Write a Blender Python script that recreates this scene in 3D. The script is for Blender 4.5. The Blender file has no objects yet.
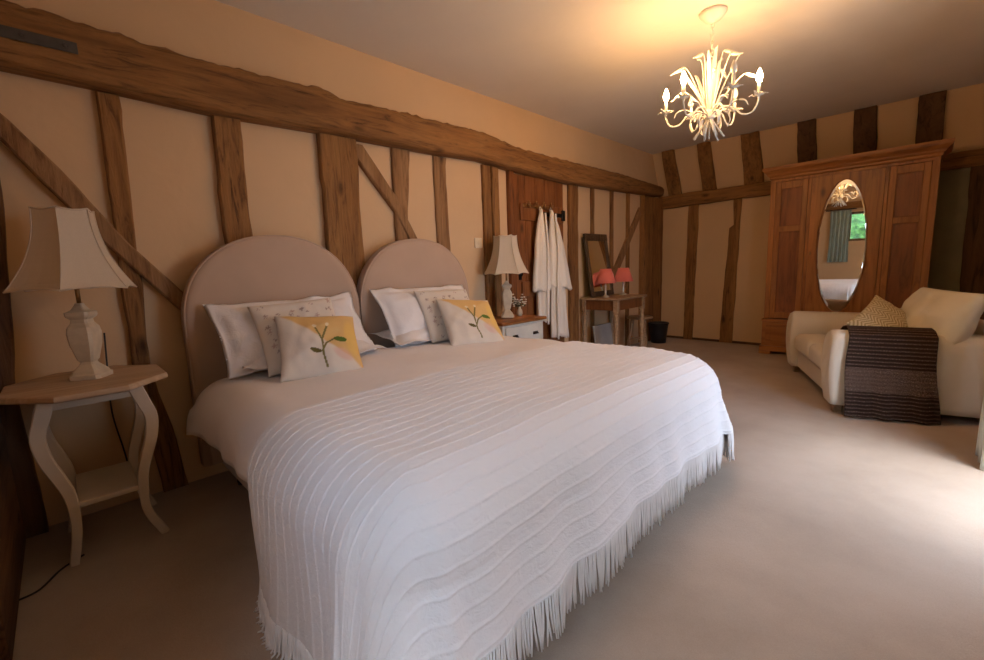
import bpy, bmesh, math, random
from mathutils import Vector, Matrix, noise
PI = math.pi
SC = bpy.context.scene
COL = SC.collection
random.seed(4)

# ------------------------------------------------------------------ camera
def make_camera():
    f, yaw, pitch, roll = 432.454, 0.788, 0.143, -0.0363
    fw = Vector((-math.sin(yaw) * math.cos(pitch), math.cos(yaw) * math.cos(pitch), -math.sin(pitch)))
    r = Vector((math.cos(yaw), math.sin(yaw), 0)); u = r.cross(fw)
    c, s = math.cos(roll), math.sin(roll)
    r2 = c * r + s * u; u2 = -s * r + c * u
    cam = bpy.data.cameras.new('camera'); o = bpy.data.objects.new('camera', cam); COL.objects.link(o)
    cam.sensor_width = 36.0; cam.lens = 36.0 * f / 984; cam.clip_start = 0.02; cam.clip_end = 200
    m = Matrix((r2, u2, -fw)).transposed().to_4x4(); m.translation = Vector((2.887, 0, 1.15))
    o.matrix_world = m
    SC.camera = o
make_camera()

# ------------------------------------------------------------------ sky, daylight, exposure
W = bpy.data.worlds.new('overcast_sky'); SC.world = W; W.use_nodes = True
bg = W.node_tree.nodes['Background']
SKY_STRENGTH = 9.5
tc = W.node_tree.nodes.new('ShaderNodeTexCoord'); sp = W.node_tree.nodes.new('ShaderNodeSeparateXYZ')
rp = W.node_tree.nodes.new('ShaderNodeValToRGB')
rp.color_ramp.elements[0].position = 0.0; rp.color_ramp.elements[0].color = (0.50, 0.62, 0.84, 1)
rp.color_ramp.elements[1].position = 0.6; rp.color_ramp.elements[1].color = (0.60, 0.76, 1.0, 1)
W.node_tree.links.new(tc.outputs['Generated'], sp.inputs[0]); W.node_tree.links.new(sp.outputs['Z'], rp.inputs[0])
W.node_tree.links.new(rp.outputs[0], bg.inputs['Color'])
bg.inputs['Strength'].default_value = SKY_STRENGTH

def portal(name, loc, rot, sx, sy):
    l = bpy.data.lights.new(name, 'AREA'); l.shape = 'RECTANGLE'; l.size = sx; l.size_y = sy
    l.cycles.is_portal = True
    o = bpy.data.objects.new(name, l); COL.objects.link(o); o.location = loc; o.rotation_euler = rot
portal('daylight_garden_door', (3.46, 2.77, 1.05), (0, PI / 2, 0), 2.0, 1.05)
portal('daylight_window', (1.95, -0.33, 1.75), (PI / 2, 0, 0), 0.7, 0.64)
portal('daylight_added_window', (2.90, -0.33, 1.305), (PI / 2, 0, 0), 0.96, 1.51)  # portal of the added window behind the camera that brightens the throw
BULB_STRENGTH = 560.0
sl_ = bpy.data.lights.new('hazy_sun', 'SUN'); sl_.energy = 5.0; sl_.angle = math.radians(34); sl_.color = (1.0, .95, .88)
so_ = bpy.data.objects.new('hazy_sun', sl_); COL.objects.link(so_); so_.location = (8, 0, 9)
so_.rotation_euler = Vector((-math.cos(math.radians(64)) * math.cos(math.radians(30)), math.cos(math.radians(64)) * math.sin(math.radians(30)), -math.sin(math.radians(64)))).to_track_quat('-Z', 'Y').to_euler()
vs = SC.view_settings
vs.view_transform = 'Standard'; vs.look = 'None'; vs.gamma = 1.0; vs.use_curve_mapping = False
vs.exposure = 0.14
SC.cycles.max_bounces = 8; SC.cycles.diffuse_bounces = 4; SC.cycles.transparent_max_bounces = 8
SC.cycles.sample_clamp_indirect = 6.0
SC.cycles.use_denoising = True

# ------------------------------------------------------------------ materials
class NT:
    def __init__(s, name):
        s.m = bpy.data.materials.new(name); s.m.use_nodes = True; s.t = s.m.node_tree
        s.b = s.t.nodes['Principled BSDF']; s.out = s.t.nodes['Material Output']
    def n(s, typ, **kw):
        nd = s.t.nodes.new('ShaderNode' + typ)
        for k, v in kw.items():
            if k in nd.inputs: nd.inputs[k].default_value = v
            else: setattr(nd, k, v)
        return nd
    def l(s, a, b): s.t.links.new(a, b)
    def coord(s, kind='Object', scale=(1, 1, 1), rnd=True):
        tc = s.n('TexCoord'); mp = s.n('Mapping'); mp.inputs['Scale'].default_value = scale
        s.l(tc.outputs[kind], mp.inputs[0])
        if rnd:
            oi = s.n('ObjectInfo'); mu = s.n('Math', operation='MULTIPLY'); mu.inputs[1].default_value = 37.0
            s.l(oi.outputs['Random'], mu.inputs[0])
            ad = s.n('VectorMath', operation='ADD'); s.l(mp.outputs[0], ad.inputs[0]); s.l(mu.outputs[0], ad.inputs[1])
            return ad.outputs[0]
        return mp.outputs[0]
    def noise(s, vec, scale, detail=4, rough=.55, dist=0.0):
        nd = s.n('TexNoise'); nd.inputs['Scale'].default_value = scale; nd.inputs['Detail'].default_value = detail
        nd.inputs['Roughness'].default_value = rough; nd.inputs['Distortion'].default_value = dist
        s.l(vec, nd.inputs['Vector']); return nd.outputs['Fac']
    def ramp(s, fac, stops):
        r = s.n('ValToRGB'); cr = r.color_ramp
        while len(cr.elements) < len(stops): cr.elements.new(0.5)
        for e, (p, c) in zip(cr.elements, stops):
            e.position = p; e.color = (*c, 1) if len(c) == 3 else c
        s.l(fac, r.inputs[0]); return r.outputs[0]
    def bump(s, h, strength, dist=.01, prev=None):
        b = s.n('Bump'); b.inputs['Strength'].default_value = strength; b.inputs['Distance'].default_value = dist
        s.l(h, b.inputs['Height'])
        if prev is not None: s.l(prev, b.inputs['Normal'])
        s.l(b.outputs[0], s.b.inputs['Normal']); return b.outputs[0]
def mul(c, k): return tuple(min(1, v * k) for v in c)

def plain(name, c, rough=.6, var=.06, scale=8, bump=0.0, bscale=60, metal=0.0, spec=.5, sheen=0.0, dist=.004):
    t = NT(name); v = t.coord(rnd=True)
    f = t.noise(v, scale, 5)
    t.l(t.ramp(f, [(.3, mul(c, 1 - var)), (.7, mul(c, 1 + var))]), t.b.inputs['Base Color'])
    t.b.inputs['Roughness'].default_value = rough; t.b.inputs['Metallic'].default_value = metal
    t.b.inputs['Specular IOR Level'].default_value = spec
    if sheen: t.b.inputs['Sheen Weight'].default_value = sheen
    if bump: t.bump(t.noise(v, bscale, 6, .65), bump, dist)
    return t.m

def wood(name, c, dark, axis='Z', rough=.55, fine=1.0, bump=.35, contrast=1.0, knots=True, spec=.3):
    t = NT(name); k = {'X': (.9, 9, 9), 'Y': (9, .9, 9), 'Z': (9, 9, .9)}[axis]
    k = tuple(q * fine for q in k)
    v = t.coord(scale=k)
    big = t.noise(v, .55, 3, .5, .6)
    grain = t.noise(v, 2.2, 7, .68, 1.2)
    fin = t.noise(v, 9.0, 5, .7)
    r1 = t.ramp(grain, [(.30, mul(dark, 1.0)), (.46, mul(c, .82)), (.60, c), (.8, mul(c, 1.18))])
    r2 = t.ramp(big, [(.3, mul((1, .90, .8), 1 - .42 * contrast)), (.5, (.9, .88, .85)), (.7, (1.0, 1.0, 1.0))])
    mx = t.n('MixRGB', blend_type='MULTIPLY'); mx.inputs[0].default_value = 1
    t.l(r1, mx.inputs[1]); t.l(r2, mx.inputs[2]); o = mx.outputs[0]
    if knots:
        v2 = t.coord(scale=tuple(1 if q > 1 * fine else .45 for q in k))
        vo = t.n('TexVoronoi'); vo.inputs['Scale'].default_value = 4.2; t.l(v2, vo.inputs['Vector'])
        kr = t.ramp(vo.outputs['Distance'], [(.035, mul(dark, .7)), (.13, (1, 1, 1))])
        m2 = t.n('MixRGB', blend_type='MULTIPLY'); m2.inputs[0].default_value = .75
        t.l(o, m2.inputs[1]); t.l(kr, m2.inputs[2]); o = m2.outputs[0]
    t.l(o, t.b.inputs['Base Color'])
    t.b.inputs['Roughness'].default_value = rough; t.b.inputs['Specular IOR Level'].default_value = spec
    p = t.bump(grain, bump, .012); t.bump(fin, bump * .6, .004, p)
    return t.m

def fabric(name, c, weave=260, bump=.25, var=.04, rough=.9, sheen=.15, crease=.0):
    t = NT(name); v = t.coord(rnd=True)
    f = t.noise(v, 5, 4)
    t.l(t.ramp(f, [(.3, mul(c, 1 - var)), (.7, mul(c, 1 + var))]), t.b.inputs['Base Color'])
    t.b.inputs['Roughness'].default_value = rough; t.b.inputs['Sheen Weight'].default_value = sheen
    t.b.inputs['Specular IOR Level'].default_value = .15
    p = t.bump(t.noise(v, weave, 3, .6), bump, .0015)
    if crease: t.bump(t.noise(v, 14, 5, .6, 1.5), crease, .02, p)
    return t.m

OAK, OAKD = (.34, .162, .052), (.085, .034, .011)
M = {}
for a in 'XYZ':
    M['oak' + a] = wood('weathered_oak_' + a, OAK, OAKD, a, .75, 1.5, 1.0, 1.15)
    M['oak_dark' + a] = wood('dark_oak_' + a, (.15, .075, .034), (.04, .018, .008), a, .75, 1.0, .6)
    M['pine' + a] = wood('honey_pine_' + a, (.47, .19, .052), (.18, .06, .014), a, .38, .8, .12, .7, spec=.4)
M['door_pineZ'] = wood('old_reddish_pine', (.26, .095, .03), (.10, .03, .009), 'Z', .45, .8, .2, .8)
M['panel'] = wood('dark_pine_panel', (.34, .115, .034), (.13, .038, .011), 'Z', .4, .7, .12, .8, spec=.4)
M['pale_top'] = wood('pale_limed_top', (.60, .44, .30), (.42, .28, .17), 'Y', .55, .8, .12, .4, knots=False)
M['tableX'] = wood('worn_pine_top', (.48, .32, .19), (.28, .17, .09), 'Y', .5, .9, .15, .6)
M['post_beige'] = wood('painted_over_timber', (.42, .25, .13), (.22, .12, .055), 'Z', .8, 1.0, .35, .5)
M['brace'] = wood('pale_brace_oak', (.36, .195, .085), (.14, .065, .026), 'Z', .8, 1.4, .6, .7)

def plaster(name, c, b=.25):
    t = NT(name); v = t.coord(rnd=False)
    f = t.noise(v, 1.6, 6, .6)
    t.l(t.ramp(f, [(.3, mul(c, .93)), (.7, c)]), t.b.inputs['Base Color'])
    t.b.inputs['Roughness'].default_value = .92; t.b.inputs['Specular IOR Level'].default_value = .2
    p = t.bump(t.noise(v, 2.6, 3, .5, .4), b, .06); t.bump(t.noise(v, 40, 5, .6), .18, .004, p)
    return t.m
M['wall'] = plaster('cream_plaster', (.66, .445, .255))
M['ceiling'] = plaster('ceiling_plaster', (.78, .71, .62), .15)

def carpet():
    t = NT('beige_carpet'); v = t.coord(rnd=False)
    a = t.noise(v, 2.0, 4); b = t.noise(v, 330, 3, .7); c = t.noise(v, 60, 4, .7)
    mx = t.n('MixRGB'); mx.inputs[0].default_value = .35
    t.l(a, mx.inputs[1]); t.l(b, mx.inputs[2])
    t.l(t.ramp(mx.outputs[0], [(.35, (.40, .305, .23)), (.65, (.53, .42, .33))]), t.b.inputs['Base Color'])
    t.b.inputs['Roughness'].default_value = 1; t.b.inputs['Specular IOR Level'].default_value = .05
    t.b.inputs['Sheen Weight'].default_value = .1
    p = t.bump(b, .5, .004); t.bump(c, .25, .006, p)
    return t.m
M['carpet'] = carpet()
M['white_cloth'] = fabric('white_cotton', (.80, .75, .71), 300, .15, .02, crease=.25)
M['duvet'] = fabric('white_duvet_cotton', (.80, .75, .72), 300, .12, .02, crease=.15)
M['headboard'] = fabric('taupe_linen', (.48, .34, .245), 320, .3, .03)
M['sofa'] = fabric('cream_upholstery', (.72, .63, .52), 240, .25, .03)
M['sofa_cushion'] = fabric('cream_cushion_cover', (.74, .66, .53), 240, .25, .03, crease=.15)
M['divan'] = fabric('divan_cloth', (.55, .5, .46), 240, .2, .03)
M['robe'] = fabric('white_towelling', (.80, .72, .62), 120, .6, .03, crease=.15)
M['coral'] = fabric('coral_lampshade', (.72, .17, .12), 300, .15, .03)
M['curtain'] = fabric('sage_curtain', (.30, .37, .33), 260, .2, .08)
M['skirt'] = fabric('pale_curtain', (.62, .66, .6), 260, .2, .06)
M['white_paint'] = plain('cream_paint', (.60, .50, .38), .45, .05, 9, .1, 40)
M['chest_paint'] = plain('chest_paint', (.60, .55, .46), .5, .08, 9, .12, 40)
M['lamp_base'] = plain('lamp_base_paint', (.60, .50, .36), .5, .1, 22, .15, 60)
M['chand'] = plain('white_metal', (.66, .62, .54), .4, .06, 30)
M['iron'] = plain('black_iron', (.02, .018, .016), .5, .2, 30, .3, 60, metal=.6)
M['strap'] = plain('grey_steel_strap', (.085, .075, .065), .5, .15, 30, .2, 50, metal=.5)
M['black'] = plain('black_plastic', (.012, .012, .016), .45, .1)
M['dark'] = plain('dark_void', (.02, .014, .01), .9, .1)
M['olive'] = plain('olive_panel', (.24, .20, .12), .8, .12, 5, .1, 30)
M['switch'] = plain('switch_cream', (.72, .6, .42), .4, .02)
M['brass'] = plain('aged_brass', (.35, .2, .08), .35, .15, 30, metal=.9)
M['candlestick'] = plain('candlestick_silver', (.6, .55, .45), .35, .05, metal=.7)
M['leaf'] = plain('sprig_green', (.06, .075, .03), .6, .3, 40)
M['petal'] = plain('white_petal', (.7, .62, .5), .7, .05)
M['picture'] = plain('grey_canvas', (.38, .36, .33), .7, .12, 5)
M['ornate'] = wood('carved_dark_frame', (.12, .07, .035), (.035, .018, .01), 'Z', .5, 1.5, .8)

def shade_mat():
    t = NT('cream_lampshade'); v = t.coord()
    w = t.noise(v, 320, 3)
    t.l(t.ramp(w, [(.3, (.68, .57, .43)), (.7, (.75, .64, .50))]), t.b.inputs['Base Color'])
    t.b.inputs['Roughness'].default_value = .85; t.b.inputs['Specular IOR Level'].default_value = .15
    tr = t.n('BsdfTranslucent'); tr.inputs[0].default_value = (.7, .55, .38, 1)
    mx = t.n('MixShader'); mx.inputs[0].default_value = .2
    t.l(t.b.outputs[0], mx.inputs[1]); t.l(tr.outputs[0], mx.inputs[2]); t.l(mx.outputs[0], t.out.inputs[0])
    t.bump(w, .15, .001); return t.m
M['shade'] = shade_mat()

def throw_mat():
    t = NT('white_ribbed_cotton'); tc = t.n('TexCoord')
    mp = t.n('Mapping'); mp.inputs['Scale'].default_value = (1, 1, 1); t.l(tc.outputs['UV'], mp.inputs[0])
    v = mp.outputs[0]
    t.b.inputs['Base Color'].default_value = (.80, .77, .76, 1)
    t.b.inputs['Roughness'].default_value = .95; t.b.inputs['Specular IOR Level'].default_value = .1
    t.b.inputs['Sheen Weight'].default_value = .15
    m2 = t.n('Mapping'); m2.inputs['Scale'].default_value = (1, .5, 1); t.l(v, m2.inputs[0])
    p = t.bump(t.noise(m2.outputs[0], 48, 4, .6, .8), .5, .008)
    vo = t.n('TexVoronoi'); vo.inputs['Scale'].default_value = 300; t.l(v, vo.inputs['Vector'])
    t.bump(vo.outputs['Distance'], .22, .0015, p)
    return t.m
M['throw'] = throw_mat()
M['fringe'] = fabric('white_cotton_fringe', (.80, .76, .73), 300, .1, .03)

def mirror_mat():
    t = NT('mirror_glass'); t.b.inputs['Base Color'].default_value = (.86, .88, .86, 1)
    t.b.inputs['Metallic'].default_value = 1; t.b.inputs['Roughness'].default_value = .015
    return t.m
M['mirror'] = mirror_mat()
def glass_mat():
    t = NT('window_glass'); tr = t.n('BsdfTransparent'); gl = t.n('BsdfGlossy'); gl.inputs['Roughness'].default_value = .02
    mx = t.n('MixShader'); mx.inputs[0].default_value = .06
    t.l(tr.outputs[0], mx.inputs[1]); t.l(gl.outputs[0], mx.inputs[2]); t.l(mx.outputs[0], t.out.inputs[0]); return t.m
M['glass'] = glass_mat()
def emit(name, c, s):
    t = NT(name); e = t.n('Emission'); e.inputs[0].default_value = (*c, 1); e.inputs[1].default_value = s
    t.l(e.outputs[0], t.out.inputs[0]); return t.m
M['unlit'] = plain('frosted_bulb', (.75, .7, .62), .3, .02)
M['bulb'] = emit('lit_bulb', (1.0, .56, .235), BULB_STRENGTH)
def hedge_mat():
    t = NT('garden_leaves'); v = t.coord(rnd=False)
    t.l(t.ramp(t.noise(v, 9, 6, .7), [(.35, (.02, .06, .015)), (.55, (.10, .26, .05)), (.75, (.3, .5, .15))]), t.b.inputs['Base Color'])
    t.bump(t.noise(v, 9, 6, .7), 1, .1); return t.m
M['hedge'] = hedge_mat()
M['paving'] = plain('pale_paving', (.45, .43, .4), .9, .1, 3)
def vcol_mat(name, weave=260):
    t = NT(name); a = t.n('VertexColor'); a.layer_name = 'pattern'
    t.l(a.outputs[0], t.b.inputs['Base Color']); t.b.inputs['Roughness'].default_value = .9
    t.b.inputs['Specular IOR Level'].default_value = .15
    v = t.coord(); p = t.bump(t.noise(v, weave, 3), .25, .0015); t.bump(t.noise(v, 12, 4, .6, 1.2), .12, .02, p)
    return t.m
M['printed'] = vcol_mat('printed_cotton')
def knit_mat():
    t = NT('brown_knit'); tc = t.n('TexCoord'); sx = t.n('SeparateXYZ'); t.l(tc.outputs['UV'], sx.inputs[0])
    def stripes(freq, out, op='SINE'):
        a = t.n('Math', operation='MULTIPLY'); a.inputs[1].default_value = freq; t.l(out, a.inputs[0])
        b = t.n('Math', operation='SINE'); t.l(a.outputs[0], b.inputs[0]); return b.outputs[0]
    row = stripes(2 * PI / .030, sx.outputs['Y'])
    fac = t.n('MapRange'); fac.inputs[1].default_value = -1; fac.inputs[2].default_value = 1; t.l(row, fac.inputs[0])
    nz = t.noise(tc.outputs['UV'], 140, 3, .7)
    ad = t.n('Math', operation='MULTIPLY'); t.l(fac.outputs[0], ad.inputs[0]); t.l(nz, ad.inputs[1])
    # plain speckled band between v=.36 and .60, ribbed elsewhere
    gt = t.n('Math', operation='GREATER_THAN'); gt.inputs[1].default_value = .72; t.l(sx.outputs['Y'], gt.inputs[0])
    lt = t.n('Math', operation='LESS_THAN'); lt.inputs[1].default_value = .92; t.l(sx.outputs['Y'], lt.inputs[0])
    bd = t.n('Math', operation='MULTIPLY'); t.l(gt.outputs[0], bd.inputs[0]); t.l(lt.outputs[0], bd.inputs[1])
    mx = t.n('MixRGB'); t.l(bd.outputs[0], mx.inputs[0]); t.l(ad.outputs[0], mx.inputs[1]); t.l(nz, mx.inputs[2])
    t.l(t.ramp(mx.outputs[0], [(.22, (.04, .024, .018)), (.5, (.11, .070, .055)), (.70, (.30, .22, .17))]), t.b.inputs['Base Color'])
    t.b.inputs['Roughness'].default_value = 1; t.b.inputs['Specular IOR Level'].default_value = .05
    p = t.bump(fac.outputs[0], .6, .006); t.bump(nz, .6, .006, p)
    return t.m
M['knit'] = knit_mat()

# ------------------------------------------------------------------ mesh helpers
def box(bm, x0, x1, y0, y1, z0, z1, bev=0.0, mat=None, seg=2):
    t = bmesh.new(); bmesh.ops.create_cube(t, size=1.0)
    for v in t.verts: v.co = Vector(((x0 + x1) / 2 + v.co.x * (x1 - x0), (y0 + y1) / 2 + v.co.y * (y1 - y0), (z0 + z1) / 2 + v.co.z * (z1 - z0)))
    if bev: bmesh.ops.bevel(t, geom=t.edges[:], offset=bev, segments=seg, profile=.5, affect='EDGES')
    if mat is not None: bmesh.ops.transform(t, matrix=mat, verts=t.verts)
    merge(bm, t)
def merge(bm, t):
    mp = {}
    for v in t.verts: mp[v] = bm.verts.new(v.co)
    for f in t.faces:
        try: nf = bm.faces.new([mp[v] for v in f.verts]); nf.smooth = f.smooth
        except ValueError: pass
    t.free()
def lathe(bm, prof, n=24, cx=0, cy=0, rot=0.0, smooth=True, sq=None, cap=True):
    rings = []
    for r, z in prof:
        ring = []
        for i in range(n):
            a = rot + 2 * PI * i / n
            ring.append(bm.verts.new((cx + r * math.cos(a), cy + r * math.sin(a), z)))
        rings.append(ring)
    for a, b in zip(rings, rings[1:]):
        for i in range(n):
            f = bm.faces.new((a[i], a[(i + 1) % n], b[(i + 1) % n], b[i])); f.smooth = smooth
    if cap:
        bm.faces.new(list(reversed(rings[0]))); bm.faces.new(rings[-1])
def tube(bm, pts, r, n=8, smooth=True, flat=None):
    """swept tube; r a number or a list; flat = (a,b) elliptical scale"""
    pts = [Vector(p) for p in pts]; N = len(pts)
    rs = r if isinstance(r, (list, tuple)) else [r] * N
    rings = []; ref = None
    for i, p in enumerate(pts):
        d = (pts[min(i + 1, N - 1)] - pts[max(i - 1, 0)]).normalized()
        if ref is None:
            ref = Vector((0, 0, 1)) if abs(d.z) < .9 else Vector((1, 0, 0))
        a = (ref - d * ref.dot(d)).normalized(); b = d.cross(a); ref = a
        fa, fb = flat or (1, 1)
        rings.append([bm.verts.new(p + rs[i] * (fa * a * math.cos(2 * PI * k / n) + fb * b * math.sin(2 * PI * k / n))) for k in range(n)])
    for a, b in zip(rings, rings[1:]):
        for k in range(n):
            f = bm.faces.new((a[k], a[(k + 1) % n], b[(k + 1) % n], b[k])); f.smooth = smooth
    bm.faces.new(list(reversed(rings[0]))); bm.faces.new(rings[-1])
def bez(ps, n=12):
    """catmull-rom through points"""
    P = [Vector(p) for p in ps]; P = [2 * P[0] - P[1]] + P + [2 * P[-1] - P[-2]]; out = []
    for i in range(1, len(P) - 2):
        for k in range(n):
            t = k / n; a, b, c, d = P[i - 1:i + 3]
            out.append(.5 * ((2 * b) + (c - a) * t + (2 * a - 5 * b + 4 * c - d) * t * t + (3 * b - a - 3 * c + d) * t ** 3))
    out.append(P[-2]); return out
def grid(bm, f, nu, nv, smooth=True, closed_v=False, uv=None):
    vs_ = [[bm.verts.new(f(i / nu, j / nv)) for j in range(nv + (0 if closed_v else 1))] for i in range(nu + 1)]
    L = bm.loops.layers.uv.verify() if uv else None
    for i in range(nu):
        for j in range(nv):
            j2 = (j + 1) % len(vs_[0])
            fc = bm.faces.new((vs_[i][j], vs_[i + 1][j], vs_[i + 1][j2], vs_[i][j2])); fc.smooth = smooth
            if L:
                for lp, (a, b) in zip(fc.loops, ((i, j), (i + 1, j), (i + 1, j + 1), (i, j + 1))): lp[L].uv = uv(a / nu, b / nv)
    return vs_
def solidify(bm, t):
    bmesh.ops.recalc_face_normals(bm, faces=bm.faces)
    geom = bmesh.ops.solidify(bm, geom=bm.faces[:], thickness=t)
    for f in bm.faces: f.smooth = True

def link(name, bm, mat, parent=None, loc=None, recalc=True, smooth_angle=None):
    if recalc: bmesh.ops.recalc_face_normals(bm, faces=bm.faces)
    if parent is None:
        xs = [v.co for v in bm.verts]
        if loc is None:
            loc = Vector(((min(v.x for v in xs) + max(v.x for v in xs)) / 2, (min(v.y for v in xs) + max(v.y for v in xs)) / 2, min(v.z for v in xs)))
        bmesh.ops.translate(bm, vec=-Vector(loc), verts=bm.verts)
    me = bpy.data.meshes.new(name); bm.to_mesh(me); bm.free()
    o = bpy.data.objects.new(name, me); COL.objects.link(o)
    mats = mat if isinstance(mat, (list, tuple)) else [mat]
    for m_ in mats: me.materials.append(M[m_] if isinstance(m_, str) else m_)
    if parent is not None: o.parent = parent
    else: o.location = loc
    return o
def thing(name, label, cat, loc=(0, 0, 0), rz=0.0, group=None):
    o = bpy.data.objects.new(name, None); COL.objects.link(o); o.location = loc; o.rotation_euler = (0, 0, rz)
    o.empty_display_size = .1
    return tag(o, label, cat, group)
def tag(o, label, cat, group=None):
    o['label'] = label; o['category'] = cat
    if group: o['group'] = group
    return o
def struct(name, bm, mat, parent=None):
    o = link(name, bm, mat, parent)
    if parent is None: o['kind'] = 'structure'
    return o
def BM(): return bmesh.new()

# ------------------------------------------------------------------ room shell
XE, YS, YN, ZC = 3.46, -0.27, 6.5, 2.66
bm = BM(); box(bm, -.15, XE + .2, YS - .2, YN + .15, -.12, 0); struct('floor', bm, 'carpet')
bm = BM(); box(bm, -.15, XE + .2, YS - .2, YN + .1, ZC, ZC + .1); struct('ceiling', bm, 'ceiling')
bm = BM(); box(bm, -.15, 0, YS - .2, YN + .15, 0, ZC); struct('wall_left', bm, 'wall')
# back wall: upright to the rail, then leaning forward up to the ceiling
bm = BM()
prof = [(YN, 0), (YN, 2.08), (6.21, ZC), (YN + .15, ZC), (YN + .15, 0)]
a = [bm.verts.new((0, y, z)) for y, z in prof]; b = [bm.verts.new((XE + .2, y, z)) for y, z in prof]
for i in range(5): bm.faces.new((a[i], a[(i + 1) % 5], b[(i + 1) % 5], b[i]))
bm.faces.new(a); bm.faces.new(list(reversed(b)))
struct('wall_back', bm, 'wall')
def wall_hole(name, ax, c0, c1, u0, u1, h0, h1, z0, z1):
    """wall slab normal to ax between c0 and c1, spanning u0..u1, with a hole h0..h1 x z0..z1"""
    bm = BM()
    def bb(a0, a1, q0, q1):
        if a1 - a0 < 1e-4 or q1 - q0 < 1e-4: return
        if ax == 'x': box(bm, c0, c1, a0, a1, q0, q1)
        else: box(bm, a0, a1, c0, c1, q0, q1)
    bb(u0, h0, 0, ZC); bb(h1, u1, 0, ZC); bb(h0, h1, 0, z0); bb(h0, h1, z1, ZC)
    return struct(name, bm, 'wall')
def wall_two(name, c0, c1, holes):
    bm = BM(); xs = 0
    for h0, h1, z0, z1 in holes:
        box(bm, xs, h0, c0, c1, 0, ZC); box(bm, h0, h1, c0, c1, 0, z0); box(bm, h0, h1, c0, c1, z1, ZC); xs = h1
    box(bm, xs, XE, c0, c1, 0, ZC); return struct(name, bm, 'wall')
wall_hole('wall_right', 'x', XE, XE + .2, YS - .2, YN + .15, 2.25, 3.3, .02, 2.08)
wall_two('wall_front', YS - .2, YS, ((1.60, 2.30, 1.44, 2.06), (2.42, 3.38, .55, 2.06)))  # second opening is for the added window that lights the bed foot

def window(name, ax, c, u0, u1, z0, z1, nu, mat='oak_dark' + 'Z'):
    fr = BM(); w = .05
    def bb(a0, a1, q0, q1, d=.03):
        if ax == 'x': box(fr, c - d, c + d, a0, a1, q0, q1, .004)
        else: box(fr, a0, a1, c - d, c + d, q0, q1, .004)
    bb(u0, u0 + w, z0, z1); bb(u1 - w, u1, z0, z1); bb(u0 + w, u1 - w, z1 - w, z1); bb(u0 + w, u1 - w, z0, z0 + w)
    for k in range(1, nu):
        q = u0 + (u1 - u0) * k / nu; bb(q - .025, q + .025, z0 + w, z1 - w)
    o = struct(name, fr, mat)
    for k in range(nu):
        g = BM(); q0 = u0 + w + .001 if k == 0 else u0 + (u1 - u0) * k / nu + .026
        q1 = u1 - w - .001 if k == nu - 1 else u0 + (u1 - u0) * (k + 1) / nu - .026
        if ax == 'x': box(g, c - .003, c + .003, q0, q1, z0 + w, z1 - w)
        else: box(g, q0, q1, c - .003, c + .003, z0 + w, z1 - w)
        bmesh.ops.translate(g, vec=-o.location, verts=g.verts)
        link('window_pane', g, 'glass', o)
window('window_1', 'x', XE + .1, 2.25, 3.3, .02, 2.08, 2, 'white_paint')
window('window_2', 'y', YS - .1, 1.60, 2.30, 1.44, 2.06, 2, 'oak_darkZ')
window('added_window', 'y', YS - .1, 2.42, 3.38, .55, 2.06, 2, 'oak_darkZ')  # unseen window, added and sized to brighten the throw and bed foot
bm = BM(); box(bm, -6, 12, -12, 14, -.4, -.13); struct('patio_ground', bm, 'paving')
bm = BM()
def hedge_f(u, v):
    x = -3 + 9 * u; z = -.13 + 3.2 * v
    return Vector((x, -3.6 + .35 * noise.noise(Vector((x * 1.3, 0, z * 1.3))) + .15 * noise.noise(Vector((x * 5, 1, z * 5))), z))
grid(bm, hedge_f, 90, 36)
vv = [v for v in bm.verts]
box(bm, -3, 6, -4.6, -3.9, -.13, 3.0)
tag(link('garden_hedge', bm, 'hedge'), 'green leafy garden hedge outside the small window', 'hedge')

bm = BM(); box(bm, 0.0, 1.54, YN - .014, YN, 0, .032, .003); struct('baseboard_back', bm, 'oak_darkX')

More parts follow.
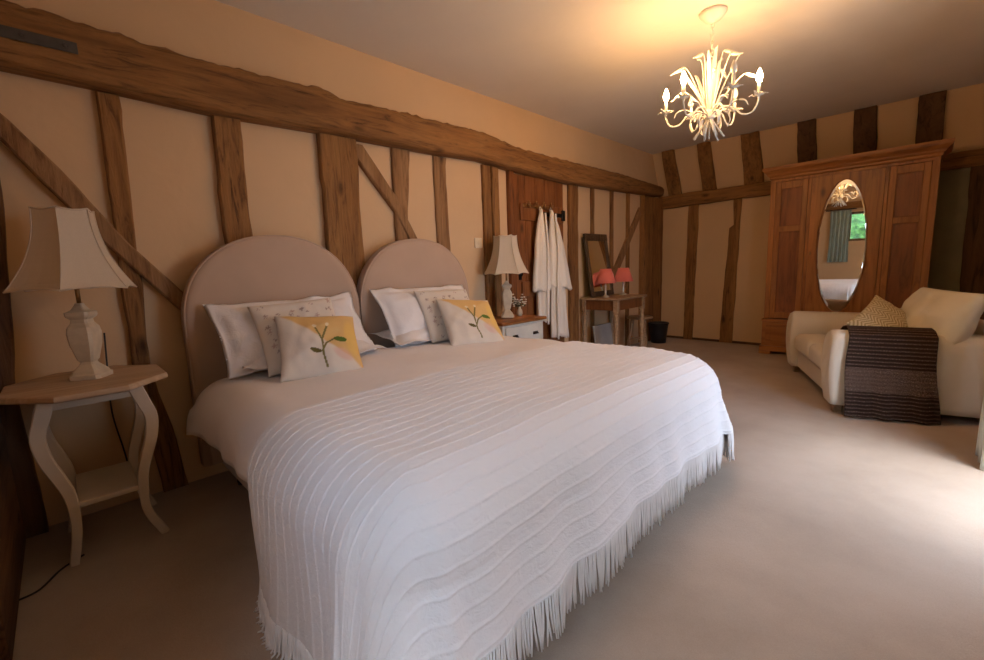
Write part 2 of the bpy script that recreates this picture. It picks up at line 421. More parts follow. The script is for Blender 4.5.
# ------------------------------------------------------------------ timbers
def jit(pts, step, amp, seed, closed=True):
    out = []; n = len(pts)
    for i in range(n):
        a = Vector(pts[i]); b = Vector(pts[(i + 1) % n]); L = (b - a).length; k = max(1, int(L / step))
        d = (b - a) / L; nn = Vector((-d.y, d.x))
        for j in range(k):
            p = a + (b - a) * j / k
            w = amp * (noise.noise(Vector((p.x * 4 + seed, p.y * 4, seed))) * 1.4 + .5 * noise.noise(Vector((p.x * 15, p.y * 15, seed))))
            e = min(j, k - j) / k
            out.append(p + nn * w * (1 if j else .3))
    return out
def timber(name, label, cat, outline, plane, depth, mat, seed, amp=.008, step=.07, slope=None):
    """outline of (y,z) on the left wall or (x,z) on the back wall, extruded by depth into the room"""
    pts = jit(outline, step, amp, seed); bm = BM()
    def P(p, d):
        if plane == 'L': return Vector((d, p.x, max(0, p.y)))
        if slope: # leaning with the upper back wall
            t = (p.y - 2.08) / (ZC - 2.08); return Vector((p.x, YN - .29 * t - d * .895, min(ZC, p.y - .45 * 0)))
        return Vector((p.x, YN - d, max(0, p.y)))
    b0 = [bm.verts.new(P(p, 0.002)) for p in pts]
    c = .008
    cen = sum(pts, Vector((0, 0))) / len(pts)
    ins = []
    n = len(pts)
    for i in range(n):
        d = (pts[(i + 1) % n] - pts[i - 1]).normalized(); nn = Vector((-d.y, d.x)); ins.append(pts[i] + nn * c)
    area = sum(pts[i].x * pts[(i + 1) % n].y - pts[(i + 1) % n].x * pts[i].y for i in range(n))
    if area < 0: ins = [2 * p - q for p, q in zip(pts, ins)]
    b1 = [bm.verts.new(P(p, depth - c)) for p in pts]; b2 = [bm.verts.new(P(p, depth)) for p in ins]
    for A, B in ((b0, b1), (b1, b2)):
        for i in range(n): bm.faces.new((A[i], A[(i + 1) % n], B[(i + 1) % n], B[i]))
    bm.faces.new(b2); bm.faces.new(b0)
    o = link(name, bm, mat)
    return tag(o, label, cat)
T = timber
def post(y0, y1, label, seed, depth=.04, z0=0, z1=2.06, mat='oakZ', top=None, amp=.010):
    t0, t1 = top or (y0, y1)
    return T('timber_post', label, 'timber post', [(y0, z0), (y1, z0), (t1, z1), (t0, z1)], 'L', depth, mat, seed, amp)
T('timber_post', 'dark leaning oak corner post at the far left edge behind the bedside table', 'timber post', [(YS, 0), (-.17, 0), (-.185, .7), (-.075, 2.05), (YS, 2.05)], 'L', .07, 'oak_darkZ', 1)
T('timber_post', 'narrow oak post behind the bedside lamp, crossed by a diagonal brace', 'timber post', [(.275, 0), (.39, 0), (.30, .7), (.315, 1.33), (.335, 2.05), (.25, 2.05), (.24, 1.59), (.235, 1.2), (.225, .64)], 'L', .035, 'oakZ', 2)
post(.70, .862, 'oak post directly above the left headboard', 3, .045, top=(.725, .865))
post(1.325, 1.575, 'widest oak post rising between the two headboards', 4, .05, top=(1.32, 1.58))
T('timber_post', 'oak post above the right headboard, crossed by a diagonal brace', 'timber post', [(1.84, 0), (1.97, 0), (1.968, 1.4), (2.034, 2.06), (1.875, 2.06)], 'L', .03, 'brace', 5)
post(2.268, 2.385, 'pale oak post above the right end of the right headboard', 6, .022, top=(2.263, 2.397), mat='brace')
post(2.80, 2.895, 'thin oak post beside the light switch, left one of a close pair', 7, .035, amp=.005)
post(2.915, 3.005, 'thin oak post right of its close twin, behind the far bedside lamp', 8, .03, amp=.005)
post(3.125, 3.195, 'reddish post forming the left jamb of the plank door', 9, .05, mat='door_pineZ', amp=.004)
post(4.115, 4.285, 'dark oak post immediately right of the plank door', 10, .04, amp=.008, mat='oakZ')
post(4.585, 4.65, 'slim stud above the leaning mirror on the dressing table', 11, .025, amp=.005)
post(5.03, 5.10, 'slim stud just right of the leaning mirror', 12, .025, amp=.005)
post(5.45, 5.53, 'slim stud nearest the corner post, crossed by a thin brace', 13, .025, amp=.005)
post(5.845, 6.46, 'massive oak corner post where the two timbered walls meet', 14, .07, amp=.01)
def brace(pts, label, seed, depth): return T('timber_brace', label, 'timber brace', pts, 'L', depth, 'brace', seed, .004)
brace([(-.20, 1.93), (-.075, 1.75), (.18, 1.352), (.46, .984), (.50, .95), (.50, 1.06), (.472, 1.092), (.291, 1.329), (.082, 1.666), (-.05, 1.85), (-.12, 1.93)], 'long diagonal oak brace running down behind the near bedside lamp to the left headboard', 21, .05)
brace([(1.57, 2.03), (1.58, 1.93), (1.864, 1.59), (1.99, 1.36), (2.07, 1.36), (1.873, 1.714), (1.63, 2.03)], 'short diagonal brace above the right headboard', 22, .042)
brace([(5.80, 1.90), (5.05, 1.00), (5.10, .90), (5.15, .95), (5.84, 1.80)], 'thin diagonal brace beside the corner post above the coral lamps', 23, .035)

# the great beam along the headboard wall
btop = [(YS, 2.325), (.143, 2.32), (.329, 2.31), (.68, 2.287), (.924, 2.294), (1.188, 2.300), (1.382, 2.312), (1.451, 2.275), (1.648, 2.286), (2.204, 2.297), (2.738, 2.308), (3.186, 2.25), (3.984, 2.245), (5.042, 2.25), (6.3, 2.214)]
bbot = [(YS, 2.034), (.237, 2.024), (.713, 2.005), (1.348, 2.021), (2.185, 2.027), (2.724, 2.045), (3.121, 2.018), (3.98, 1.990), (5.248, 2.022), (6.3, 2.05)]
def interp(T_, y):
    for (a, za), (b, zb) in zip(T_, T_[1:]):
        if y <= b:
            t = max(0, (y - a) / (b - a)); return za + (zb - za) * t
    return T_[-1][1]
bm = BM()
NS = 130
def beam_f(u, v):
    y = YS + (6.3 - YS) * u; zt = interp(btop, y); zb = interp(bbot, y) + .032
    k = v * 4
    # section: back bottom -> front bottom -> front top -> back top
    pts = [(0, zb), (.09, zb - .004), (.125, zb + .006), (.14, zb + .03), (.145, zb + .09), (.14, zt - .06), (.132, zt - .022), (.10, zt - .004), (0, zt + .004)]
    t = v * (len(pts) - 1); i = min(int(t), len(pts) - 2); t -= i
    x = pts[i][0] * (1 - t) + pts[i + 1][0] * t; z = pts[i][1] * (1 - t) + pts[i + 1][1] * t
    n1 = noise.noise(Vector((y * 2.2, z * 6, 3))) * .010 + noise.noise(Vector((y * 9, z * 22, 8))) * .006
    crack = -.018 if (3.6 < y < 5.2 and abs(z - (2.17 - (y - 4.4) * .02 + .008 * math.sin(y * 6))) < .008) else 0
    hi = max(0, (z - (zt - .05)) / .05)
    edge = noise.noise(Vector((y * 12, 5, 1))) * .014 * hi + .012 * hi * noise.noise(Vector((y * 27, 7, 2)))
    if x > .01: x += n1 + crack; z += edge
    return Vector((max(0, x), y, z))
rows = grid(bm, beam_f, 260, 32)
bm.faces.new(rows[0]); bm.faces.new(rows[-1])
beam = tag(link('timber_beam', bm, 'oakY'), 'huge rough oak beam running the whole length of the headboard wall', 'timber beam')
bm = BM(); box(bm, .149, .158, YS + .02, .20, 2.150, 2.196, .002)
for yy in (-.12, .02, .16): lathe(bm, [(.009, 0), (.009, .006), (.003, .009)], 10)
bmesh.ops.translate(bm, vec=-beam.location, verts=bm.verts)
bm2 = BM(); box(bm2, .149, .158, YS + .02, .20, 2.150, 2.196, .002)
for yy in (-.15, .03, .16):
    t = BM(); lathe(t, [(.010, 0), (.010, .005), (.004, .009)], 10)
    bmesh.ops.transform(t, matrix=Matrix.Translation((.157, yy, 2.173)) @ Matrix.Rotation(PI / 2, 4, 'Y'), verts=t.verts); merge(bm2, t)
bmesh.ops.translate(bm2, vec=-beam.location, verts=bm2.verts)
bm.free()
o = link('iron_strap', bm2, 'strap', beam); o['label'] = 'flat grey steel strap bolted to the beam'

# back wall timbers
T('timber_rail', 'horizontal oak rail across the far wall beside the wardrobe', 'timber beam', [(.0, 1.915), (XE, 1.96), (XE, 2.12), (1.5, 2.09), (.0, 2.095)], 'B', .07, 'oakX', 31, .008)
T('timber_post', 'straight oak post on the far wall, nearer the corner', 'timber post', [(.393, 0), (.523, 0), (.563, 1.93), (.421, 1.93)], 'B', .025, 'oakZ', 32)
T('timber_post', 'notched oak post on the far wall, nearer the wardrobe', 'timber post', [(.889, 0), (1.055, 0), (1.10, 1.93), (1.00, 1.93), (1.015, 1.60), (.965, 1.56)], 'B', .025, 'oakZ', 33)
T('timber_post', 'dark wide oak post at the far right behind the sofa', 'timber post', [(3.15, 0), (XE, 0), (XE, 1.97), (3.12, 1.97)], 'B', .06, 'oak_darkZ', 34)
bm = BM(); box(bm, 2.86, 3.14, YN - .012, YN, 0, 1.97, .002); struct('door_2', bm, 'olive')
stubs = [(.15, .325, 'first'), (.62, .79, 'second'), (1.13, 1.345, 'third'), (1.71, 1.90, 'fourth'), (2.21, 2.41, 'fifth'), (2.70, 2.905, 'sixth')]
sl = ['short leaning timber stub above the rail, closest to the room corner', 'short timber stub above the rail, second from the room corner', 'short timber stub above the rail just left of the wardrobe cornice',
      'short dark timber stub above the left part of the wardrobe', 'short dark timber stub above the oval mirror of the wardrobe', 'short dark timber stub above the right end of the wardrobe cornice']
for i, (a, b, _) in enumerate(stubs):
    T('timber_stub', sl[i], 'timber post', [(a, 2.09), (b, 2.09), (b - .01, 2.655), (a + .01, 2.655)], 'B', .075, 'oakZ' if i < 3 else 'oak_darkZ', 41 + i, .009, slope=True)
# front wall timbers (seen in the wardrobe mirror)
bm = BM(); box(bm, 0.2, 3.4, YS, YS + .07, 2.12, 2.27, .01); tag(link('timber_beam', bm, 'oakX'), 'oak beam above the small window, seen in the wardrobe mirror', 'timber beam')
bm = BM(); box(bm, 2.36, 2.48, YS, YS + .05, 0, 2.12, .008); tag(link('timber_post', bm, 'oakZ'), 'oak post beside the small window, seen in the wardrobe mirror', 'timber post')
bm = BM(); box(bm, .075, 1.0, YS, YS + .03, 0, .66, .006); struct('trim_1', bm, 'oak_darkX')

# ------------------------------------------------------------------ door in the headboard wall
bm = BM(); box(bm, 0, .018, 3.20, 4.00, 0, 2.035)
for k in range(5):
    y0 = 3.205 + k * .159; box(bm, .018, .034, y0, y0 + .154, .01, 2.03, .003)
door = struct('door_1', bm, 'door_pineZ')
def dchild(name, fn, mat, label=None):
    b = BM(); fn(b); bmesh.ops.translate(b, vec=-door.location, verts=b.verts); o = link(name, b, mat, door)
    if label: o['label'] = label
dchild('ledge', lambda b: box(b, .034, .056, 3.27, 3.97, 1.60, 1.76, .004), 'door_pineZ')
dchild('ledge', lambda b: box(b, .034, .056, 3.27, 3.97, .85, 1.0, .004), 'door_pineZ')
def hinge(b):
    box(b, .056, .064, 3.60, 3.95, 1.655, 1.695, .002); box(b, .05, .07, 3.93, 3.985, 1.62, 1.73, .004)
dchild('strap_hinge', hinge, 'iron', 'black iron strap hinge')
def latch(b): box(b, .034, .05, 3.235, 3.27, 1.02, 1.17, .003); tube(b, [(.05, 3.25, 1.05), (.075, 3.25, 1.07), (.075, 3.25, 1.12), (.05, 3.25, 1.14)], .005)
dchild('door_latch', latch, 'iron')
t = thing('hook_rack', 'small dark rack of curved hooks on the plank door above the robes', 'hook rack', (.056, 3.55, 1.74), 0)
bm = BM(); box(bm, 0, .012, -.25, .2, -.015, .015, .003); link('rail', bm, 'brass', t)
HK = (-.2, -.08, .04, .16)
for y in HK:
    bm = BM(); tube(bm, bez([(.012, y, .0), (.035, y, -.02), (.05, y, -.005), (.052, y, .025)], 5), .005, 8)
    tube(bm, [(.012, y, .0), (.03, y, .03), (.034, y, .05)], [.005, .005, .008], 8); link('hook', bm, 'brass', t)

# ------------------------------------------------------------------ wall switch
t = thing('light_switch', 'cream square light switch on the wall left of the far bedside lamp', 'light switch', (0, 2.735, 1.33))
bm = BM(); box(bm, 0, .010, -.045, .045, 0, .09, .003); link('plate', bm, 'switch', t)
bm = BM(); box(bm, .010, .016, -.012, .012, .03, .06, .002); link('rocker', bm, 'switch', t)

# ------------------------------------------------------------------ bed
BT, X1, Y0, Y1, RC = .635, 2.16, .40, 2.52, .19
bed = thing('bed', 'wide double bed on a cloth divan with two arched taupe headboards', 'bed', (0, 1.44, 0))
def bb(name, fn, mat, label=None):
    b = BM(); fn(b); bmesh.ops.translate(b, vec=(0, -1.44, 0), verts=b.verts); o = link(name, b, mat, bed)
    if label: o['label'] = label
    return o
bb('divan_base', lambda b: box(b, .10, X1 - .16, Y0 + .14, Y1 - .16, .09, .36, .02), 'divan')
bb('mattress', lambda b: box(b, .10, X1 - .14, Y0 + .14, Y1 - .14, .36, BT - .06, .05, seg=4), 'white_cloth')
for x in (.25, X1 - .25):
    for y in (Y0 + .2, 1.44, Y1 - .2): bb('castor', lambda b: lathe(b, [(.022, 0), (.025, .02), (.02, .09)], 12, x, y), 'black')
def headboard(b, yc, hw, zt, zs):
    n = 40; out = [(yc - hw, .12)]
    for i in range(n + 1):
        a = PI - PI * i / n
        out.append((yc + hw * math.copysign(abs(math.cos(a)) ** .92, math.cos(a)), zs + (zt - zs) * abs(math.sin(a)) ** .92))
    out.append((yc + hw, .12))
    def ring(x, off):
        cy, cz = yc, .8
        return [b.verts.new((x, y + (cy - y) * off / hw, z - (off if z > .3 else 0) * max(0, min(1, (z - .3) / .8)))) for y, z in out]
    secs = [(.072, .0), (.135, .0), (.150, .006), (.158, .02), (.160, .04)]
    rs = [ring(x, o_) for x, o_ in secs]
    for A, B in zip(rs, rs[1:]):
        for i in range(len(out) - 1):
            f = b.faces.new((A[i], A[i + 1], B[i + 1], B[i])); f.smooth = True
        b.faces.new((A[-1], A[0], B[0], B[-1]))
    b.faces.new(rs[0]); b.faces.new(list(reversed(rs[-1])))
def piping(b, yc, hw, zt, zs):
    pts = [(.146, yc - hw + .003, .2)]
    for i in range(41):
        a = PI - PI * i / 40
        pts.append((.146, yc + (hw - .003) * math.copysign(abs(math.cos(a)) ** .92, math.cos(a)), zs + (zt - zs - .003) * abs(math.sin(a)) ** .92))
    pts.append((.146, yc + hw - .003, .2)); tube(b, pts, .006, 6)
for yc, lab in ((.95, 'left arched taupe upholstered headboard'), (1.963, 'right arched taupe upholstered headboard')):
    h = bb('headboard', lambda b: headboard(b, yc, .50, 1.385, .90), 'headboard', lab)
    p = BM(); piping(p, yc, .50, 1.385, .90); bmesh.ops.translate(p, vec=(0, -1.44, 0), verts=p.verts); link('piping', p, 'headboard', h)

def drape(u, v, off=0.0, rib=0.0, fold=1.0):
    """cloth lying on the bed and hanging over its foot and sides; u along the bed, v across"""
    r = RC + off; xe, ya, yb = X1 - RC, Y0 + RC, Y1 - RC
    dx = max(0.0, u - xe); dy = v - min(max(v, ya), yb)
    cx, cy = min(u, xe), min(max(v, ya), yb); s = (dx ** 5 + abs(dy) ** 5) ** .2
    cu = .0
    if s < 1e-6:
        nx = ny = 0.0; out = down = 0.0; ang = 0
    else:
        hy = math.hypot(dx, dy); nx, ny = dx / hy, dy / hy; q = r * PI / 2
        if s < q: ang = s / r; out = r * math.sin(ang); down = r * (1 - math.cos(ang))
        else:
            ang = PI / 2; ex = s - q; corner = 2 * abs(nx * ny)
            fl = .05 + .16 * corner + .17 * max(0, nx); out = r + ex * fl; down = r + ex * math.sqrt(max(.1, 1 - fl * fl))
    t = cy * 1.0 + (2.6 if ny > 0 else 0) + (math.atan2(abs(ny), nx) * .55 if s > 1e-6 and dx > 0 else 0) * (1 if ny > 0 else -1)
    if dx == 0 and s > 1e-6: t = u + 3
    hang = max(0, down - .05)
    f = fold * hang * (.030 * math.sin(t * 13 + 1.2 * math.sin(t * 5)) + .018 * math.sin(t * 29 + 1.7) + .075 * noise.noise(Vector((t * 5, down * 1.5, 2))))
    # soft rumples on the top
    z = BT + off - down
    top = max(0, 1 - s / .12)
    z += (.010 * noise.noise(Vector((u * 3.1, v * 3.1, 1))) + .005 * noise.noise(Vector((u * 8, v * 8, 4)))) * (.4 + .6 * top)
    z += .016 * math.exp(-((v - 1.44) / .75) ** 2)
    # dip where the two mattresses meet
    out += f + rib * math.sin(ang)
    z += rib * math.cos(ang)
    p = Vector((cx + nx * out, cy + ny * out, z))
    lim = .012 + off * .5
    if p.z < lim:
        e = lim - p.z; p.x += nx * e * .8; p.y += ny * e * .8; p.z = lim + .004 * abs(math.sin(e * 40))
    return p
# duvet: corner at the head sticks out a little
bm = BM()
VD0, VD1 = Y0 - .15, Y1 + .15
def duv(a, b):
    v = VD0 + (VD1 - VD0) * b; side = max(0, (abs(v - 1.44) - 1.0) / .25)
    u = .30 + .06 * side + (X1 + .20 - .30) * a
    p = drape(u, v, 0.0, .010 * math.sin(a * 22 + 3 * math.sin(b * 7)) * (1 - a) * .5, 1.0)
    puff = math.exp(-(a / .03) ** 2) * .02; p.z -= puff
    if side > 0.3 and a < .08: p.y += (-1 if v < 1.44 else 1) * .05 * (1 - a / .08) * side
    return p
grid(bm, duv, 90, 110)
solidify(bm, .012)
tag(link('duvet', bm, 'duvet', loc=(1.2, 1.44, .3)), 'plain white duvet spread over the double bed under the ribbed throw', 'duvet')
# throw
UT0, UT1, VT0, VT1 = 1.27, X1 + .33, Y0 - .50, Y1 + .40
SPC = .051
bm = BM()
def ribh(u):
    d = abs((u / SPC) % 1 - .5) * 2 * SPC / 2   # distance from rib centre at .5
    return .0025 * max(0, 1 - (d / .0052) ** 2)
def thr(a, b):
    u = UT0 + (UT1 - UT0) * a; v = VT0 + (VT1 - VT0) * b
    return drape(u, v, .020, ribh(u))
grid(bm, thr, 460, 150, uv=lambda a, b: ((UT1 - UT0) * a, (VT1 - VT0) * b))
throw = tag(link('bed_throw', bm, 'throw', loc=(1.9, 1.44, 0)), 'white ribbed cotton throw with a long fringe over the foot of the bed', 'throw')
bm = BM(); rr = random.Random(3)
def strand(fu):
    L = .115 + .03 * rr.random(); j1, j2 = rr.uniform(-.006, .006), rr.uniform(-.012, .012); ins = rr.uniform(-.004, .008)
    pts = []
    for k in range(4):
        q = k / 3; p0, tan, nrm = fu(0); p1 = fu(L)[0]; dr_ = (p1 - p0).normalized() * .2 + Vector((0, 0, -.9)); dr_.normalize()
        p = p0 + dr_ * (q * L) + tan * (j1 * q + j2 * q * q) + nrm * ins * q
        if p.z < .006: p += nrm * (.006 - p.z) * .1; p.z = .006
        pts.append(p)
    tube(bm, pts, [.0036, .0042, .0040, .0026], 4)
v = VT0
while v < VT1:
    tn = Vector((0, 1, 0)); vv_ = v + rr.uniform(-.002, .002)
    strand(lambda q, vv_=vv_: (drape(UT1 - .004 + q, vv_, .020), tn, Vector((1, 0, 0)))); v += .0085
for vs0, sg in ((VT0, -1), (VT1, 1)):
    u = UT0
    while u < UT1:
        uu = u + rr.uniform(-.002, .002)
        strand(lambda q, uu=uu: (drape(uu, vs0 + sg * (q - .004), .020), Vector((1, 0, 0)), Vector((0, sg, 0)))); u += .0085
bmesh.ops.translate(bm, vec=-throw.location, verts=bm.verts)
fr = link('fringe', bm, 'fringe', throw); fr['kind'] = 'stuff'

# ------------------------------------------------------------------ pillows and cushions
def pillow_bm(w, h, t, flange=0.0, seed=0, n=44, sag=.0, colf=None, corner=.06):
    bm = BM(); cl = bm.loops.layers.float_color.new('pattern') if colf else None
    W_, H_ = w / 2, h / 2
    def P(a, b, sgn):
        x = (a * 2 - 1); y = (b * 2 - 1)
        ix, iy = min(1, abs(x) * (W_ / max(.001, W_ - flange))), min(1, abs(y) * (H_ / max(.001, H_ - flange)))
        prof = (max(0, 1 - ix ** 2.6) * max(0, 1 - iy ** 2.6)) ** .48
        px = x * W_ * (1 - corner * (1 - abs(y) ** 2.2) * abs(x) ** 2 * (1 if True else 0)); py = y * H_ * (1 - corner * (1 - abs(x) ** 2.2) * abs(y) ** 2)
        wr = .012 * noise.noise(Vector((px * 7 + seed, py * 7, sgn))) + .006 * noise.noise(Vector((px * 18 + seed, py * 18, sgn)))
        z = sgn * (t / 2) * prof + wr * prof ** .5 * 1.2
        e = max(ix, iy)
        if flange and e >= .98: z += .012 * noise.noise(Vector((px * 9 + seed, py * 9, 5))) * 2
        z += sgn * (.0035 if e < .999 and max(abs(x), abs(y)) < .999 else .0015)
        py -= sag * (1 - y) * .0
        return Vector((px, py, z))
    rim = set()
    for sgn in (1, -1):
        vs_ = [[bm.verts.new(P(i / n, j / n, sgn)) for j in range(n + 1)] for i in range(n + 1)]
        for k in range(n + 1): rim |= {vs_[0][k], vs_[n][k], vs_[k][0], vs_[k][n]}
        for i in range(n):
            for j in range(n):
                q = [(i, j), (i + 1, j), (i + 1, j + 1), (i, j + 1)]
                if sgn < 0: q.reverse()
                f = bm.faces.new([vs_[a][b] for a, b in q]); f.smooth = True
                if cl:
                    for lp, (a, b) in zip(f.loops, q): lp[cl] = (*colf(a / n, b / n, sgn), 1)
    bmesh.ops.remove_doubles(bm, verts=[v for v in bm.verts if v in rim], dist=.0045)
    return bm
def place(o, loc, right, up):
    r = Vector(right).normalized(); u = Vector(up); u = (u - r * u.dot(r)).normalized(); n = r.cross(u)
    m = Matrix((r, u, n)).transposed().to_4x4(); m.translation = Vector(loc); o.matrix_world = m
def roll(right, up, deg):
    r = Vector(right).normalized(); u = Vector(up); u = (u - r * u.dot(r)).normalized(); a = math.radians(deg)
    return r * math.cos(a) + u * math.sin(a), -r * math.sin(a) + u * math.cos(a)
def cushion(name, label, cat, args, mat, loc, right, up, deg=0, group=None):
    bm = pillow_bm(**args); o = link(name, bm, mat, loc=(0, 0, 0), recalc=False); tag(o, label, cat, group)
    r, u = roll(right, up, deg); place(o, loc, r, u); return o
lean = lambda a: (-math.sin(math.radians(a)), 0, math.cos(math.radians(a)))
PG = 'white pillows against the headboards'
cushion('pillow', 'white pillow lying low at the back, against the left headboard', 'pillow', dict(w=.80, h=.38, t=.12, flange=.05, seed=2), 'white_cloth', (.37, 1.0, .71), (0, 1, 0), lean(82), -2, PG)
cushion('pillow', 'white pillow with flanged edge leaning upright on the left headboard', 'pillow', dict(w=.84, h=.46, t=.13, flange=.05, seed=1), 'white_cloth', (.335, .955, .835), (0, 1, 0), lean(38), 1, PG)
cushion('pillow', 'white pillow lying low at the back, against the right headboard', 'pillow', dict(w=.88, h=.38, t=.12, flange=.05, seed=5), 'white_cloth', (.37, 1.92, .71), (0, 1, 0), lean(82), 1, PG)
cushion('pillow', 'white pillow with flanged edge leaning upright on the right headboard', 'pillow', dict(w=.84, h=.48, t=.13, flange=.05, seed=7), 'white_cloth', (.335, 1.93, .84), (0, 1, 0), lean(36), -1, PG)

CREAM = (.70, .62, .52)
rp_ = random.Random(11)
flw = [(rp_.uniform(.05, .95), rp_.uniform(.05, .95), rp_.uniform(.02, .04), rp_.random()) for _ in range(46)]
def floral(a, b, s):
    c = CREAM
    for x, y, r, k in flw:
        d = math.hypot(a - x, b - y); ang = math.atan2(b - y, a - x)
        if d < r * (.6 + .4 * math.sin(5 * ang + k * 9)): c = (.36, .27, .23) if k < .6 else (.5, .36, .3)
    return c
def seg(px, py, ax, ay, bx, by):
    t = max(0, min(1, ((px - ax) * (bx - ax) + (py - ay) * (by - ay)) / ((bx - ax) ** 2 + (by - ay) ** 2)))
    return math.hypot(px - ax - t * (bx - ax), py - ay - t * (by - ay))
def ell(px, py, cx, cy, a, b, deg):
    c, s = math.cos(math.radians(deg)), math.sin(math.radians(deg)); x, y = px - cx, py - cy
    u, v = c * x + s * y, -s * x + c * y
    return (u / a) ** 2 + (v / b) ** 2
def sm(e0, e1, x):
    t = max(0, min(1, (x - e0) / (e1 - e0))); return t * t * (3 - 2 * t)
def mixc(a, b, t): return tuple(p * (1 - t) + q * t for p, q in zip(a, b))
def yellow(a, b, s):
    c = CREAM
    if s < 0: return c
    d = b - (1.02 - a * .95)            # above the falling diagonal
    wob = .03 * noise.noise(Vector((a * 6, b * 6, 0)))
    c = mixc(c, (.72, .45, .16), sm(-.03, .04, d + wob) * sm(.99, .94, b) * .95)
    c = mixc(c, (.72, .42, .33), .55 * sm(1.0, .2, ell(a, b, .74, .28, .17, .10, -40)))
    c = mixc(c, (.85, .55, .12), .5 * sm(1, .3, ell(a, b, .90, .55, .12, .35, 0)))
    st = min(seg(a, b, .53, .10, .50, .28), seg(a, b, .50, .28, .51, .52), seg(a, b, .51, .52, .59, .72), seg(a, b, .51, .50, .45, .70), seg(a, b, .50, .34, .56, .46), seg(a, b, .56, .46, .66, .53))
    if st < .012: c = (.20, .17, .06)
    if ell(a, b, .74, .52, .085, .042, -12) < 1: c = (.10, .16, .03)
    if ell(a, b, .42, .34, .07, .032, -20) < 1: c = (.12, .10, .03)
    if ell(a, b, .60, .76, .022, .035, -20) < 1 or ell(a, b, .44, .74, .025, .03, 20) < 1 : c = (.80, .66, .42)
    return c
CG = 'floral patterned cushions behind the yellow ones'; YG = 'yellow and cream flower cushions'
cushion('cushion', 'cream cushion with small grey floral pattern behind the left yellow cushion', 'cushion', dict(w=.45, h=.43, t=.09, seed=3, n=70, colf=floral), 'printed', (.46, .93, .825), (.12, 1, 0), lean(36), 3, CG)
cushion('cushion', 'cream cushion with small grey floral pattern behind the right yellow cushion', 'cushion', dict(w=.45, h=.43, t=.09, seed=4, n=70, colf=floral), 'printed', (.46, 1.99, .825), (.12, 1, 0), lean(36), -2, CG)
cushion('cushion', 'yellow and cream cushion with a green-leaved flower stem, in front of the left headboard', 'cushion', dict(w=.41, h=.42, t=.105, seed=6, n=110, colf=yellow), 'printed', (.645, .945, .772), (.16, 1, 0), lean(46), -7, YG)
cushion('cushion', 'yellow and cream cushion with a green-leaved flower stem, in front of the right headboard', 'cushion', dict(w=.43, h=.42, t=.105, seed=8, n=110, colf=yellow), 'printed', (.64, 2.03, .774), (.16, 1, 0), lean(44), -7, YG)

# ------------------------------------------------------------------ bell-shaped table lamps
def sweep_rect(bm, path, w, d, wdir=(1, 0, 0)):
    """rectangular section along a path; w list along wdir, d list across"""
    P = [Vector(p) for p in path]; rings = []; wd = Vector(wdir)
    for i, p in enumerate(P):
        tn = (P[min(i + 1, len(P) - 1)] - P[max(i - 1, 0)]).normalized(); s = tn.cross(wd).normalized()
        a = wd * w[i] / 2; b = s * d[i] / 2; c = .15
        rings.append([bm.verts.new(p + q) for q in (a * (1 - c) + b, a + b * (1 - c), a - b * (1 - c), a * (1 - c) - b, -a * (1 - c) - b, -a - b * (1 - c), -a + b * (1 - c), -a * (1 - c) + b)])
    for A, B in zip(rings, rings[1:]):
        for k in range(8): bm.faces.new((A[k], A[(k + 1) % 8], B[(k + 1) % 8], B[k]))
    bm.faces.new(rings[0]); bm.faces.new(list(reversed(rings[-1])))
def chsq(bm, prof, rot, cham=.3):
    """lathe with a square plan with chamfered corners"""
    rings = []
    for r, z in prof:
        ring = []
        for k in range(4):
            for s in (-1, 1):
                a = rot + k * PI / 2; L = r * (1 - cham)
                x, y = r, s * L
                ring.append(bm.verts.new((x * math.cos(a) - y * math.sin(a), x * math.sin(a) + y * math.cos(a), z)))
        rings.append(ring)
    n = 8
    for A, B in zip(rings, rings[1:]):
        for k in range(n): bm.faces.new((A[k], A[(k + 1) % n], B[(k + 1) % n], B[k]))
    bm.faces.new(list(reversed(rings[0]))); bm.faces.new(rings[-1])
